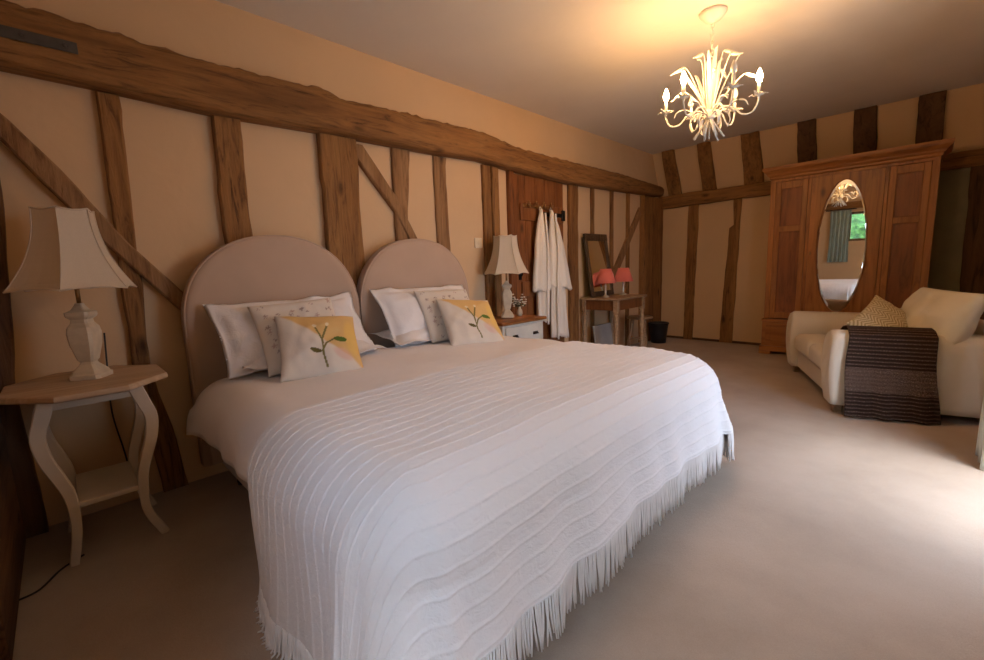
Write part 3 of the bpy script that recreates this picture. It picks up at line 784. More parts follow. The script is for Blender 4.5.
def bell_lamp(label, loc, rot_s, rot_b, R=.215, rt=.10, zb=.39, zt=.725, nseg=6):
    t = thing('table_lamp', label, 'lamp', loc, 0, 'bell-shaded bedside lamps')
    bm = BM(); chsq(bm, [(r_ * .86, z_) for r_, z_ in [(.068, 0), (.068, .018), (.060, .024), (.056, .034), (.030, .062), (.026, .072), (.034, .082), (.050, .15), (.054, .20), (.050, .225), (.036, .245), (.034, .26), (.046, .27), (.05, .278), (.05, .292), (.03, .30), (.018, .318), (.014, .33)]], rot_b, .22)
    link('lamp_base', bm, 'lamp_base', t)
    bm = BM(); lathe(bm, [(.008, .33), (.008, .42)], 10); lathe(bm, [(.016, .40), (.016, .46)], 10); lathe(bm, [(.016, .461), (.03, .50), (.026, .53), (.01, .545)], 12)
    link('lamp_holder', bm, 'brass', t)
    bm = BM(); N = 12
    def rad(q): return rt + (R - rt) * (1 - q) ** 2.1
    def prof_ring(q, off=0):
        z = zb + (zt - zb) * q; r = rad(q) + off
        pts = []
        for k in range(nseg):
            a0 = rot_s + 2 * PI * k / nseg; a1 = rot_s + 2 * PI * (k + 1) / nseg
            for j in range(4):
                s = j / 4; p = Vector((math.cos(a0), math.sin(a0), 0)).lerp(Vector((math.cos(a1), math.sin(a1), 0)), s) * r
                p *= 1 - .05 * math.sin(PI * s) * (1 - q)
                p.z = z + (.010 * math.sin(PI * s) if q <= 0 else 0) - (0.008 * math.sin(PI * s) if q >= 1 else 0); pts.append(p)
        return pts
    rings = [[bm.verts.new(p) for p in prof_ring(i / N)] for i in range(N + 1)]
    inner = [[bm.verts.new(p * 1.0) for p in prof_ring(i / N, -.003)] for i in range(N + 1)]
    n = len(rings[0])
    for A in (rings, inner):
        for a, b in zip(A, A[1:]):
            for k in range(n): bm.faces.new((a[k], a[(k + 1) % n], b[(k + 1) % n], b[k]))
    for k in range(n):
        bm.faces.new((rings[0][k], rings[0][(k + 1) % n], inner[0][(k + 1) % n], inner[0][k])); bm.faces.new((rings[-1][k], rings[-1][(k + 1) % n], inner[-1][(k + 1) % n], inner[-1][k]))
    sh = link('lamp_shade', bm, 'shade', t)
    bm = BM()
    for q, rr_ in ((0, .004), (1, .004)):
        P = prof_ring(q, .001); tube(bm, P + [P[0]], rr_, 5)
    for k in range(nseg):
        a = rot_s + 2 * PI * k / nseg
        tube(bm, [((rad(i / N) + .001) * math.cos(a), (rad(i / N) + .001) * math.sin(a), zb + (zt - zb) * i / N) for i in range(N + 1)], .0025, 5)
    link('trim', bm, 'shade', sh)
    bm = BM(); 
    for k in range(3):
        a = rot_s + 2 * PI * k / 3; tube(bm, [(0, 0, zt - .02), (rad(.97) * .97 * math.cos(a), rad(.97) * .97 * math.sin(a), zt - .012)], .002, 5)
    tube(bm, [(0, 0, .545), (0, 0, zt - .01)], .002, 5)
    link('shade_carrier', bm, 'brass', t)
    return t
bell_lamp('bedside lamp with cream bell shade on the octagonal table at the left', (.29, .062, .732), math.radians(-14), math.radians(-30))
bell_lamp('bedside lamp with cream bell shade on the painted chest between bed and door', (.22, 2.86, .70), math.radians(-75), math.radians(-45), R=.20)

# ------------------------------------------------------------------ octagonal bedside table
t = thing('bedside_table', 'cream octagonal bedside table with curved legs and a low shelf at the left edge', 'table', (.31, .05, 0))
def octo(bm, sx, sy, z0, z1, b=.008):
    pts = []
    for x, y in ((1, -.42), (1, .42), (.45, 1), (-.45, 1), (-1, .42), (-1, -.42), (-.45, -1), (.45, -1)): pts.append((x * sx, y * sy))
    rs = []
    for s, z in ((1 - .03, z0), (1 - .005, z0 + .004), (1, z0 + .010), (1 - .01, z1 - .004), (1 - .03, z1)): rs.append([bm.verts.new((x * s, y * s, z)) for x, y in pts])
    for A, B in zip(rs, rs[1:]):
        for k in range(8): bm.faces.new((A[k], A[(k + 1) % 8], B[(k + 1) % 8], B[k]))
    bm.faces.new(list(reversed(rs[0]))); bm.faces.new(rs[-1])
bm = BM(); octo(bm, .31, .262, .704, .730); link('tabletop', bm, 'pale_top', t)
LX = .175
bm = BM()
for x in (-LX, LX): box(bm, x - .01, x + .01, -.125, .125, .655, .703, .002)
for y in (-.125, .125): box(bm, -LX + .011, LX - .011, y - .01, y + .01, .655, .703, .002)
link('apron', bm, 'white_paint', t)
for sx in (-1, 1):
    for sy in (-1, 1):
        prof = [(.133, .704), (.158, .62), (.176, .55), (.165, .46), (.14, .38), (.118, .30), (.112, .22), (.118, .12), (.140 if sy < 0 else .165, .0)]
        path = bez([(sx * LX, sy * y, z) for y, z in prof], 4); n = len(path)
        bm = BM(); sweep_rect(bm, path, [.036] * n, [.052 - .022 * (i / n) for i in range(n)]); link('leg', bm, 'white_paint', t)
bm = BM(); box(bm, -LX - .014, LX + .014, -.100, .100, .235, .258, .004); link('shelf', bm, 'white_paint', t)
bm = BM(); tube(bm, bez([(.022, .14, .9), (.02, .13, .72), (.022, .12, .5), (.03, .14, .3), (.05, .16, .1), (.09, .2, .01)], 8), .004, 6)
tag(link('power_cord', bm, 'black'), 'dark cord hanging down the wall behind the octagonal bedside table', 'cord')
bm = BM(); tube(bm, bez([(.44, -.06, .006), (.50, -.13, .006), (.60, -.19, .006), (.62, -.255, .006)], 8), .004, 6)
tag(link('power_cord', bm, 'black'), 'dark cord curving over the carpet at the foot of the octagonal bedside table', 'cord')

# ------------------------------------------------------------------ painted chest between bed and door
t = thing('bedside_chest', 'cream painted bedside chest of drawers with a wooden top, right of the bed', 'chest of drawers', (.24, 2.85, 0))
bm = BM(); box(bm, -.20, .185, -.275, .265, .05, .665, .006); box(bm, -.20, .195, -.285, .275, 0, .06, .004); link('body', bm, 'chest_paint', t)
bm = BM(); box(bm, -.215, .21, -.30, .29, .666, .692, .006); link('top', bm, 'pineY', t)
for z0, z1 in ((.07, .25), (.26, .45), (.46, .645)):
    bm = BM(); box(bm, .186, .202, -.25, .24, z0, z1, .004); d = link('drawer', bm, 'chest_paint', t)
    for y in (-.14, .13):
        bm = BM(); zc = (z0 + z1) / 2
        def cup(a, b):
            th = PI * a; ph = PI / 2 * b
            return Vector((.202 + .022 * math.sin(ph) * 1.0, y + .032 * math.cos(th) * math.cos(ph * .3), zc + .022 * math.sin(th) * math.cos(ph)))
        grid(bm, cup, 10, 6); box(bm, .2025, .206, y - .034, y + .034, zc - .004, zc + .022, .001); link('cup_pull', bm, 'iron', d)
t = thing('flower_vase', 'small vase of white blossom sprigs on the painted chest beside the robes', 'vase of flowers', (.20, 3.05, .693))
bm = BM(); lathe(bm, [(.02, 0), (.028, .02), (.024, .05), (.012, .07), (.015, .085)], 16); link('vase', bm, 'glassware' if 'glassware' in M else 'lamp_base', t)
rf = random.Random(9); stems = BM(); bl = BM()
for k in range(16):
    a = rf.uniform(0, 2 * PI); r = rf.uniform(.02, .085); h = rf.uniform(.10, .22)
    e = Vector((r * math.cos(a), r * math.sin(a), h)); tube(stems, [(0, 0, .06), (e.x * .35, e.y * .35, .06 + (h - .06) * .6), e], .0016, 4)
    for q in range(3):
        p = e * (1 - .13 * q); p.x += rf.uniform(-.012, .012); s = .011
        tmp = BM(); bmesh.ops.create_icosphere(tmp, subdivisions=1, radius=s); bmesh.ops.transform(tmp, matrix=Matrix.Translation(p) @ Matrix.Diagonal((1, 1, .6, 1)), verts=tmp.verts); merge(bl, tmp)
        lf = p * .8; v1 = stems.verts.new(lf); v2 = stems.verts.new(lf + Vector((rf.uniform(-.02, .02), rf.uniform(-.02, .02), .012))); v3 = stems.verts.new(lf + Vector((rf.uniform(-.03, .03), rf.uniform(-.03, .03), -.004))); stems.faces.new((v1, v2, v3))
link('stems', stems, 'leaf', t); link('blossom', bl, 'petal', t)

# ------------------------------------------------------------------ robes on the door
def robe(label, yc, ztop, seed, hem_l, hem_r, body_bot, zs, tilt):
    """hem_l/hem_r: how far the cloth spreads to either side at the sleeve hem"""
    t = thing('bathrobe', label, 'bathrobe', (.11, yc, ztop), 0, 'white robes on the door hooks')
    def lay(z_top, z_bot, lt, rt_, lb, rb, xd, k, ph):
        bm = BM()
        def f(a, b):
            q = a; z = z_top + (z_bot - z_top) * q
            e = q ** .75
            l = lt + (lb - lt) * e; r = rt_ + (rb - rt_) * e
            th = 2 * PI * b; c, s_ = math.cos(th), math.sin(th)
            y = (r - l) / 2 * c + (r + l) / 2
            fold = 1 + (.30 * math.sin(k * th + ph + 2 * q) + .15 * math.sin(2 * k * th + ph * 2)) * min(1, .3 + q)
            x = xd * s_ * fold * min(1, .35 + q * 1.4) + .012 * noise.noise(Vector((y * 14 + seed, z * 4, 1)))
            if q < .08: y *= .5 + q / .16
            zz = z - ztop + (tilt * (y) * q) + .012 * math.sin(k * th + ph) * (q > .97)
            return Vector((x, y, zz))
        rows = grid(bm, f, 34, 48, closed_v=True); bm.faces.new(rows[0]); bm.faces.new(rows[-1]); return bm
    link('body', lay(ztop, body_bot, -.02, .02, hem_l * .55, hem_r * .8, .045, 6, seed), 'robe', t)
    bm = lay(ztop + .01, zs, -.02, .02, hem_l, hem_r, .052, 5, seed + 2); link('sleeve', bm, 'robe', t)
    bm = BM(); tube(bm, bez([(.05, .01, -.03), (.062, .03, -.4), (.058, .02, -.8), (.05, .03, body_bot - ztop - .03)], 8), .014, 8, flat=(.4, 1)); link('belt', bm, 'robe', t)
    bm = BM(); tube(bm, bez([(-.005, -.02, .0), (-.005, 0, .035), (-.005, .02, .0)], 6), .004, 6); link('hanging_loop', bm, 'robe', t)
robe('white towelling robe hanging on the door, left one with the shorter drop', 3.51, 1.70, 1.0, -.15, .13, .58, .90, 0)
robe('white towelling robe hanging on the door, right one with the flared sleeve', 3.68, 1.70, 4.0, -.05, .34, .40, .93, -.15)

# ------------------------------------------------------------------ dressing table corner
TZ = .765
t = thing('dressing_table', 'small worn pine dressing table against the wall under the leaning mirror', 'table', (.275, 4.66, 0))
bm = BM(); box(bm, -.245, .25, -.35, .35, TZ - .025, TZ, .005); link('tabletop', bm, 'tableX', t)
bm = BM(); box(bm, -.22, -.20, -.29, .29, TZ - .14, TZ - .026); box(bm, .195, .213, -.29, .29, TZ - .14, TZ - .026, .002)
box(bm, -.2, .195, -.318, -.302, TZ - .14, TZ - .026, .002); box(bm, -.2, .195, .302, .318, TZ - .14, TZ - .026, .002); link('apron', bm, 'door_pineZ', t)
for x in (-.205, .205):
    for y in (-.31, .31):
        bm = BM(); box(bm, x - .026, x + .026, y - .026, y + .026, TZ - .17, TZ - .026, .003)
        lathe(bm, [(.018, 0), (.022, .04), (.018, .07), (.026, .12), (.020, .16), (.024, .3), (.028, .45), (.02, .55), (.028, .565), (.022, TZ - .17)], 14, x, y); link('leg', bm, 'tableX', t)
t = thing('table_mirror', 'tall mirror in a dark carved frame leaning on the wall above the dressing table', 'mirror', (.165, 4.60, TZ + .004))
t.rotation_euler = (0, math.radians(-8.5), 0)
w, h = .245, .72
fr = BM()
for a in ((-w, -w + .05, 0, h), (w - .05, w, 0, h)): box(fr, -.012, .014, a[0], a[1], a[2], a[3], .005)
box(fr, -.012, .018, -w, w, h - .06, h + .02, .006); box(fr, -.012, .014, -w + .05, w - .05, 0, .06, .005)
link('frame', fr, 'ornate', t)
bm = BM(); box(bm, -.006, .003, -w + .05, w - .05, .06, h - .06); link('mirror_glass', bm, 'mirror', t)
bm = BM(); box(bm, -.02, -.013, -w + .01, w - .01, .01, h - .01); link('backing', bm, 'dark', t)
def coral(label, loc):
    t = thing('candlestick_lamp', label, 'lamp', loc, 0, 'coral shaded lamps on the dressing table')
    bm = BM(); lathe(bm, [(.045, 0), (.045, .012), (.02, .02), (.010, .04), (.014, .07), (.009, .09), (.009, .12), (.015, .13), (.008, .14), (.008, .20)], 16); link('candlestick', bm, 'candlestick', t)
    bm = BM(); r0, r1, z0, z1 = .118, .062, .165, .325
    n = 32; R0 = [bm.verts.new((r0 * math.cos(2 * PI * k / n), r0 * math.sin(2 * PI * k / n), z0)) for k in range(n)]
    Rm = [bm.verts.new((.083 * math.cos(2 * PI * k / n), .083 * math.sin(2 * PI * k / n), (z0 + z1) / 2 + .02)) for k in range(n)]
    R1 = [bm.verts.new((r1 * math.cos(2 * PI * k / n), r1 * math.sin(2 * PI * k / n), z1)) for k in range(n)]
    for A, B in ((R0, Rm), (Rm, R1)):
        for k in range(n): bm.faces.new((A[k], A[(k + 1) % n], B[(k + 1) % n], B[k])).smooth = True
    solidify(bm, .003)
    for k in range(3): a = k * 2 * PI / 3; tube(bm, [(0, 0, .2), (r0 * .9 * math.cos(a), r0 * .9 * math.sin(a), .175)], .002, 4)
    link('lamp_shade', bm, 'coral', t)
coral('small candlestick lamp with coral shade, nearer the left of the dressing table', (.30, 4.43, TZ + .001))
coral('small candlestick lamp with coral shade, at the right end of the dressing table', (.30, 4.84, TZ + .001))
# pale canvas leaning under the table
t = BM(); m = Matrix.Translation((.17, 4.62, .0)) @ Matrix.Rotation(math.radians(-8), 4, 'Y')
box(t, 0, .02, -.17, .22, 0, .42, .003, m); tag(link('canvas_board', t, 'picture'), 'pale grey board leaning on the wall under the dressing table', 'board')
# small socket plate
bm = BM(); box(bm, .0, .010, 5.17, 5.27, .55, .65, .003); tag(link('wall_plate', bm, 'switch'), 'small cream plate on the wall above the wooden stool', 'wall plate')
t = thing('stool', 'round wooden stool with turned legs beside the dressing table', 'stool', (.30, 5.28, 0))
bm = BM(); lathe(bm, [(.13, .43), (.158, .437), (.162, .448), (.155, .46), (.10, .456), (.01, .452)], 28); link('seat', bm, 'tableX', t)
for k in range(3):
    a = math.radians(-40 + 120 * k); d = Vector((math.cos(a), math.sin(a), 0)); bm = BM()
    tube(bm, [d * .145 + Vector((0, 0, .004)), d * .13 + Vector((0, 0, .15)), d * .115 + Vector((0, 0, .22)), d * .10 + Vector((0, 0, .34)), d * .085 + Vector((0, 0, .432))], [.018, .023, .018, .024, .022], 10); link('leg', bm, 'tableX', t)
bm = BM()
for k in range(3):
    a, b = [math.radians(-40 + 120 * q) for q in (k, k + 1)]
    tube(bm, [(.128 * math.cos(a), .128 * math.sin(a), .17), (.128 * math.cos(b), .128 * math.sin(b), .17)], .008, 8)
link('stretcher', bm, 'tableX', t)
t = thing('waste_bin', 'small black waste bin on the carpet beside the corner post', 'bin', (.225, 6.02, 0))
bm = BM(); n = 28
prof = [(.10, 0), (.112, .12), (.13, .275), (.137, .28), (.137, .29), (.130, .29), (.127, .27), (.098, .012)]
lathe(bm, prof, n); link('body', bm, 'black', t)
bm = BM(); lathe(bm, [(.139, .270), (.141, .275), (.139, .280)], n, cap=False); link('rim', bm, 'iron', t)

# ------------------------------------------------------------------ wardrobe
WX0, WX1, WY0, WY1 = 1.535, 2.905, 5.98, 6.42
wd = thing('wardrobe', 'large honey pine wardrobe with an oval mirror in its middle door', 'wardrobe', ((WX0 + WX1) / 2, 6.2, 0))
def wp(name, mat, fn, parent=None, label=None):
    b = BM(); fn(b); bmesh.ops.translate(b, vec=-Vector(((WX0 + WX1) / 2, 6.2, 0)), verts=b.verts); o = link(name, b, mat, parent or wd)
    if label: o['label'] = label
    return o
def carc(b):
    box(b, WX0, WX0 + .022, WY0 + .02, WY1, .06, 2.02, .002); box(b, WX1 - .022, WX1, WY0 + .02, WY1, .06, 2.02, .002)
    box(b, WX0 + .022, WX1 - .022, WY1 - .015, WY1, .06, 2.02); box(b, WX0 + .022, WX1 - .022, WY0 + .02, WY1 - .016, 2.0, 2.02); box(b, WX0 + .022, WX1 - .022, WY0 + .02, WY1 - .016, .40, .42)
    for x0, x1 in ((WX0, WX0 + .055), (1.895, 1.925), (2.525, 2.555), (WX1 - .055, WX1)): box(b, x0, x1, WY0, WY0 + .02, .43, 2.0, .003)
    box(b, WX0, WX1, WY0, WY0 + .02, 2.0, 2.03, .003)
wp('carcass', 'pineZ', carc)
def cornice(b):
    secs = [(0, 2.031), (.012, 2.04), (.012, 2.06), (.03, 2.075), (.035, 2.09), (.07, 2.125), (.075, 2.14), (.075, 2.165)]
    rings = []
    for e, z in secs: rings.append([b.verts.new(p) for p in ((WX0 - e, WY0 - e, z), (WX1 + e, WY0 - e, z), (WX1 + e, WY1, z), (WX0 - e, WY1, z))])
    for A, B in zip(rings, rings[1:]):
        for k in range(4): b.faces.new((A[k], A[(k + 1) % 4], B[(k + 1) % 4], B[k]))
    b.faces.new(rings[0]); b.faces.new(rings[-1])
wp('cornice', 'pineX', cornice)
def plinth(b):
    box(b, WX0 - .02, WX1 + .02, WY0 - .02, WY1, .395, .425, .006)
    box(b, WX0 - .012, WX1 + .012, WY0 - .008, WY1, .10, .394, .003); box(b, WX0 - .03, WX1 + .03, WY0 - .028, WY1, 0.035, .10, .008)
    for x in (WX0 - .03, WX1 - .09): box(b, x, x + .12, WY0 - .028, WY0 + .06, 0, .036, .003); box(b, x, x + .12, WY1 - .08, WY1, 0, .036, .003)
wp('plinth', 'pineX', plinth)
def framed(b, x0, x1, z0, z1, rails, w=.07):
    ya, yb = WY0 - .004, WY0 + .018
    box(b, x0, x0 + w, ya, yb, z0, z1, .003); box(b, x1 - w, x1, ya, yb, z0, z1, .003)
    for r0, r1 in rails: box(b, x0 + w, x1 - w, ya, yb, r0, r1, .003)
rails = [(.44, .51), (1.44, 1.50), (1.92, 1.995)]
for x0, x1, kx in ((WX0 + .057, 1.893, 'l'), (2.557, WX1 - .057, 'r')):
    d = wp('side_panel', 'pineZ', lambda b: framed(b, x0, x1, .435, 1.998, rails, .05))
    for z0, z1 in ((.51, 1.44), (1.50, 1.92)):
        def pn(b):
            box(b, x0 + .05, x1 - .05, WY0 + .008, WY0 + .014, z0, z1)
            for q in ((x0 + .05, x0 + .058, z0, z1), (x1 - .058, x1 - .05, z0, z1), (x0 + .058, x1 - .058, z0, z0 + .008), (x0 + .058, x1 - .058, z1 - .008, z1)): box(b, q[0], q[1], WY0 - .001, WY0 + .012, q[2], q[3], .002)
        wp('panel', 'panel', pn, d)
# middle door with oval hole
OX, OZ, OA, OB = 2.215, 1.235, .210, .70
def ovdoor(b):
    x0, x1, z0, z1 = 1.927, 2.523, .435, 1.998; n = 64; ya, yb = WY0 - .004, WY0 + .018
    inn = []; outr = []
    for k in range(n):
        a = 2 * PI * k / n; inn.append((OX + OA * math.cos(a), OZ + OB * math.sin(a)))
        dx, dz = math.cos(a) * OA, math.sin(a) * OB
        tx = ((x1 if dx > 0 else x0) - OX) / dx if abs(dx) > 1e-9 else 1e9; tz = ((z1 if dz > 0 else z0) - OZ) / dz if abs(dz) > 1e-9 else 1e9
        tt = min(tx, tz); outr.append((OX + dx * tt, OZ + dz * tt))
    # corners
    def nearest(c): return min(range(n), key=lambda k: (outr[k][0] - c[0]) ** 2 + (outr[k][1] - c[1]) ** 2)
    for c in ((x0, z0), (x0, z1), (x1, z0), (x1, z1)): outr[nearest(c)] = c
    for y, rev in ((ya, 0), (yb, 1)): pass
    V = {}
    for nm, P in (('i', inn), ('o', outr)):
        for y in (ya, yb): V[nm, y] = [b.verts.new((p[0], y, p[1])) for p in P]
    for k in range(n):
        j = (k + 1) % n
        b.faces.new((V['i', ya][k], V['i', ya][j], V['o', ya][j], V['o', ya][k])); b.faces.new((V['i', yb][k], V['o', yb][k], V['o', yb][j], V['i', yb][j]))
        b.faces.new((V['i', ya][k], V['i', yb][k], V['i', yb][j], V['i', ya][j])); b.faces.new((V['o', ya][k], V['o', ya][j], V['o', yb][j], V['o', yb][k]))
dr = wp('door', 'pineZ', ovdoor)
def ovring(b):
    P = [(OX + (OA + .004) * math.cos(2 * PI * k / 72), WY0 - .004, OZ + (OB + .003) * math.sin(2 * PI * k / 72)) for k in range(73)]; tube(b, P, .005, 8)
wp('mirror_bead', 'pineZ', ovring, dr)
def ovm(b):
    def ring(s, y): return [b.verts.new((OX + OA * s * math.cos(2 * PI * k / 72), y, OZ + OB * s * math.sin(2 * PI * k / 72))) for k in range(72)]
    A, B_, C_ = ring(1.0, WY0 + .012), ring(.999, WY0 + .006), ring(.94, WY0 + .003)
    for P, Q in ((A, B_), (B_, C_)):
        for k in range(72): b.faces.new((P[k], P[(k + 1) % 72], Q[(k + 1) % 72], Q[k]))
    b.faces.new(C_); b.faces.new(A)
wp('oval_mirror', 'mirror', ovm, dr, 'tall oval bevelled mirror')
wp('door_knob', 'brass', lambda b: box(b, 1.942, 1.958, WY0 - .02, WY0 - .004, 1.16, 1.20, .004), dr)
for k, (x0, x1) in enumerate(((WX0 + .03, (WX0 + WX1) / 2 - .02), ((WX0 + WX1) / 2 + .02, WX1 - .03))):
    def drw(b):
        box(b, x0, x1, WY0 - .020, WY0 - .008, .13, .375, .003)
        for q in ((x0, x0 + .05, .13, .375), (x1 - .05, x1, .13, .375), (x0 + .05, x1 - .05, .13, .17), (x0 + .05, x1 - .05, .335, .375)): box(b, q[0], q[1], WY0 - .026, WY0 - .019, q[2], q[3], .002)
    d = wp('drawer', 'pineX', drw)
    wp('knob', 'pineX', lambda b: box(b, (x0 + x1) / 2 - .018, (x0 + x1) / 2 + .018, WY0 - .05, WY0 - .02, .235, .27, .01), d)

# ------------------------------------------------------------------ sofa
SO = Vector((2.47, 3.86, 0)); sang = math.atan2(.36, .933)
sofa = thing('sofa', 'cream upholstered two-seat sofa facing the bed, in front of the wardrobe', 'sofa', SO, sang)
# local: x = depth (0 front .. .93 back), y = across (0 near arm .. 1.5 far arm)
SW = 1.50
def arm_bm(y0, y1):
    bm = BM(); w = y1 - y0; yc = (y0 + y1) / 2
    def f(a, b):
        x = -.0 + .93 * a
        th = 2 * PI * b
        # section in y-z: slightly bulging block with a rounded top
        zt = .655 if a < .9 else .655
        pts = [(-.42, .075), (-.47, .2), (-.5, .38), (-.50, .49), (-.45, .56), (-.30, .602), (0, .615), (.30, .602), (.45, .56), (.5, .49), (.49, .38), (.46, .2), (.42, .075)]
        t = b * (len(pts) - 1); i = min(int(t), len(pts) - 2); t -= i
        y = pts[i][0] * (1 - t) + pts[i + 1][0] * t; z = pts[i][1] * (1 - t) + pts[i + 1][1] * t
        e = min(1, min(a, 1 - a) / .035); rr_ = math.sqrt(max(0, 1 - (1 - e) ** 2))
        k = .86 + .14 * rr_
        z = .075 + (z - .075) * (.965 + .035 * rr_) - .02 * a
        front = -.028 * math.sin(PI * min(1, (z - .075) / .58)) * (1 - a) ** 6
        return Vector((x + front, yc + y * w * k, z))
    rows = grid(bm, f, 40, 36)
    bm.faces.new(rows[0]); bm.faces.new(rows[-1])
    for i in range(40): bm.faces.new((rows[i][0], rows[i][-1], rows[i + 1][-1], rows[i + 1][0]))
    return bm
link('armrest', arm_bm(0, .23), 'sofa', sofa); link('armrest', arm_bm(SW - .23, SW), 'sofa', sofa)
bm = BM(); box(bm, .04, .90, .225, SW - .225, .075, .24, .02, seg=3); link('seat_base', bm, 'sofa', sofa)
bm = BM(); box(bm, .82, .97, .015, SW - .015, .075, .66, .05, seg=4)
for v in bm.verts: v.co.x += max(0, v.co.z - .5) * .12
for f in bm.faces: f.smooth = True
link('backrest', bm, 'sofa', sofa)
for y0, y1 in ((.235, SW / 2 - .004), (SW / 2 + .004, SW - .235)):
    bm = BM(); box(bm, .0, .80, y0, y1, .242, .405, .05, seg=4)
    for v in bm.verts:
        if v.co.z > .36: v.co.z += .02 * math.cos((v.co.y - (y0 + y1) / 2) * 4) * math.cos((v.co.x - .4) * 3)
    for f in bm.faces: f.smooth = True
    link('seat_cushion', bm, 'sofa', sofa)
for x in (.06, .86):
    for y in (.11, SW - .11): bm = BM(); chsq(bm, [(.024, 0), (.032, .076)], 0, .2); bmesh.ops.translate(bm, vec=(x, y, 0), verts=bm.verts); link('foot', bm, 'tableX', sofa)
def sl_place(o, loc, right, up):
    R_ = Matrix.Rotation(sang, 4, 'Z'); place(o, SO + (R_ @ Vector(loc)), R_.to_3x3() @ Vector(right), R_.to_3x3() @ Vector(up))
o = link('cushion', pillow_bm(.84, .48, .22, seed=21, n=40, corner=.03), 'sofa_cushion', loc=(0, 0, 0), recalc=False); tag(o, 'large plain cream back cushion leaning on the sofa back', 'cushion')
sl_place(o, (.67, .42, .65), (0, -1, 0), (.40, 0, 1))
def herr(a, b, s):
    u = (a * 9) % 1; col_ = int(a * 9)
    w_ = (b * 22 + (u if col_ % 2 else 1 - u) * 1.6) % 1
    return (.66, .57, .40) if w_ < .55 else (.38, .30, .17)
o = link('cushion', pillow_bm(.58, .54, .15, seed=25, n=130, colf=herr), 'printed', loc=(0, 0, 0), recalc=False); tag(o, 'cream and olive striped cushion tipped on one corner behind the near sofa arm', 'cushion')
r_, u_ = roll((-.86, .5, 0), (.22, .35, .9), 0)
r_, u_ = roll((.80, .55, -.1), (-.25, .62, .7), 32)
CU_O = o
sl_place(o, (.46, .42, .55), r_, u_)

# knitted blanket over the near arm (local sofa frame), shape: inner side -> over the top -> outer side down to the carpet
bm = BM()
def blank(a, b):
    # b: 0 inner edge .. 1 bottom outside ; a: along the arm
    inner, outer = .16, .64
    path = [(.245, .45), (.245, .535), (.235, .59), (.18, .625), (.115, .637), (.05, .625), (-.005, .59), (-.018, .54), (-.022, .45), (-.028, .30), (-.034, .15), (-.04, .02)]
    t = b * (len(path) - 1)
    lens = [0]
    for p, q in zip(path, path[1:]): lens.append(lens[-1] + math.hypot(p[0] - q[0], p[1] - q[1]))
    s = b * lens[-1]
    i = 0
    while i < len(path) - 2 and lens[i + 1] < s: i += 1
    t = (s - lens[i]) / (lens[i + 1] - lens[i]); y = path[i][0] * (1 - t) + path[i + 1][0] * t; z = path[i][1] * (1 - t) + path[i + 1][1] * t
    hang = max(0, (s - .45) / .6)
    x = .07 + .47 * a + .05 * hang * (a - .35) * 1.2 + (.012 * math.sin(s * 8))
    z -= .0 + .02 * x * 1.0
    y -= hang * (.012 * math.sin(a * 17) + .010 * math.sin(a * 31 + 1) + .006)
    z = max(.012, z)
    return Vector((x, y, z))
grid(bm, blank, 60, 90, uv=lambda a, b: (.47 * a, 1.13 * b))
solidify(bm, -.010)
o = link('blanket', bm, 'knit', loc=(0, 0, 0)); tag(o, 'dark brown striped knitted blanket draped over the near sofa arm', 'blanket')
o.location = SO; o.rotation_euler = (0, 0, sang)

# ------------------------------------------------------------------ curtains
def curtain(name, label, x0, y0, x1, y1, z0, z1, amp, n, mat, seed=0, rod=None):
    t = thing(name, label, 'curtain', ((x0 + x1) / 2, (y0 + y1) / 2, z0))
    d = Vector((x1 - x0, y1 - y0, 0)); L = d.length; d.normalize(); nr = Vector((-d.y, d.x, 0)); bm = BM()
    def f(a, b):
        s = (a - .5) * L * (1 - .12 * math.sin(PI * b) * .6); w_ = amp * math.sin(2 * PI * n * a + .5 * math.sin(b * 3 + seed)) * (.7 + .3 * (1 - b))
        return d * s + nr * (w_ + .01 * noise.noise(Vector((a * 5, b * 3, seed)))) + Vector((0, 0, (z1 - z0) * b))
    grid(bm, f, n * 14, 24); solidify(bm, .004); link('cloth', bm, mat, t)
    bm = BM(); tube(bm, [d * (-L / 2 - .08) + Vector((0, 0, z1 - z0 + .015)), d * (L / 2 + .08) + Vector((0, 0, z1 - z0 + .015))], .011, 10); link('rod', bm, 'iron', t)
curtain('curtain', 'sage green curtain hanging beside the small window, seen in the wardrobe mirror', 1.30, YS + .09, 1.66, YS + .09, 1.0, 2.10, .028, 5, 'curtain', 1)
curtain('curtain', 'pale floor-length curtain whose hem shows at the right edge beside the sofa', 3.25, 3.30, 3.25, 3.64, .005, 2.2, .085, 3, 'skirt', 2)

# ------------------------------------------------------------------ chandelier
ch = thing('chandelier', 'white metal wheat-sheaf chandelier with candle bulbs hanging from the ceiling', 'chandelier', (1.836, 3.065, ZC))
def cl(name, fn, mat='chand', parent=None, label=None):
    b = BM(); fn(b); o = link(name, b, mat, parent or ch)
    if label: o['label'] = label
    return o
cl('canopy', lambda b: lathe(b, [(.078, -.001), (.078, -.012), (.070, -.022), (.045, -.050), (.018, -.062), (.006, -.066)], 32))
def chain(b):
    z = -.066; k = 0
    while z > -.275:
        R_ = Matrix.Rotation(PI / 2 * (k % 2), 4, 'Z')
        P = [R_ @ Vector((.009 * math.cos(a), 0, z - .012 + .016 * math.sin(a))) for a in [2 * PI * q / 14 for q in range(15)]]
        tube(b, P, .0026, 5); z -= .024; k += 1
    tube(b, [(0, 0, -.27), (0, 0, -.62)], .006, 8)
cl('chain', chain)
ZW = -.60   # waist
cl('waist_tie', lambda b: lathe(b, [(.018, ZW - .03), (.034, ZW - .02), (.030, ZW - .005), (.036, ZW + .01), (.028, ZW + .03), (.016, ZW + .04)], 20))
rc = random.Random(5)
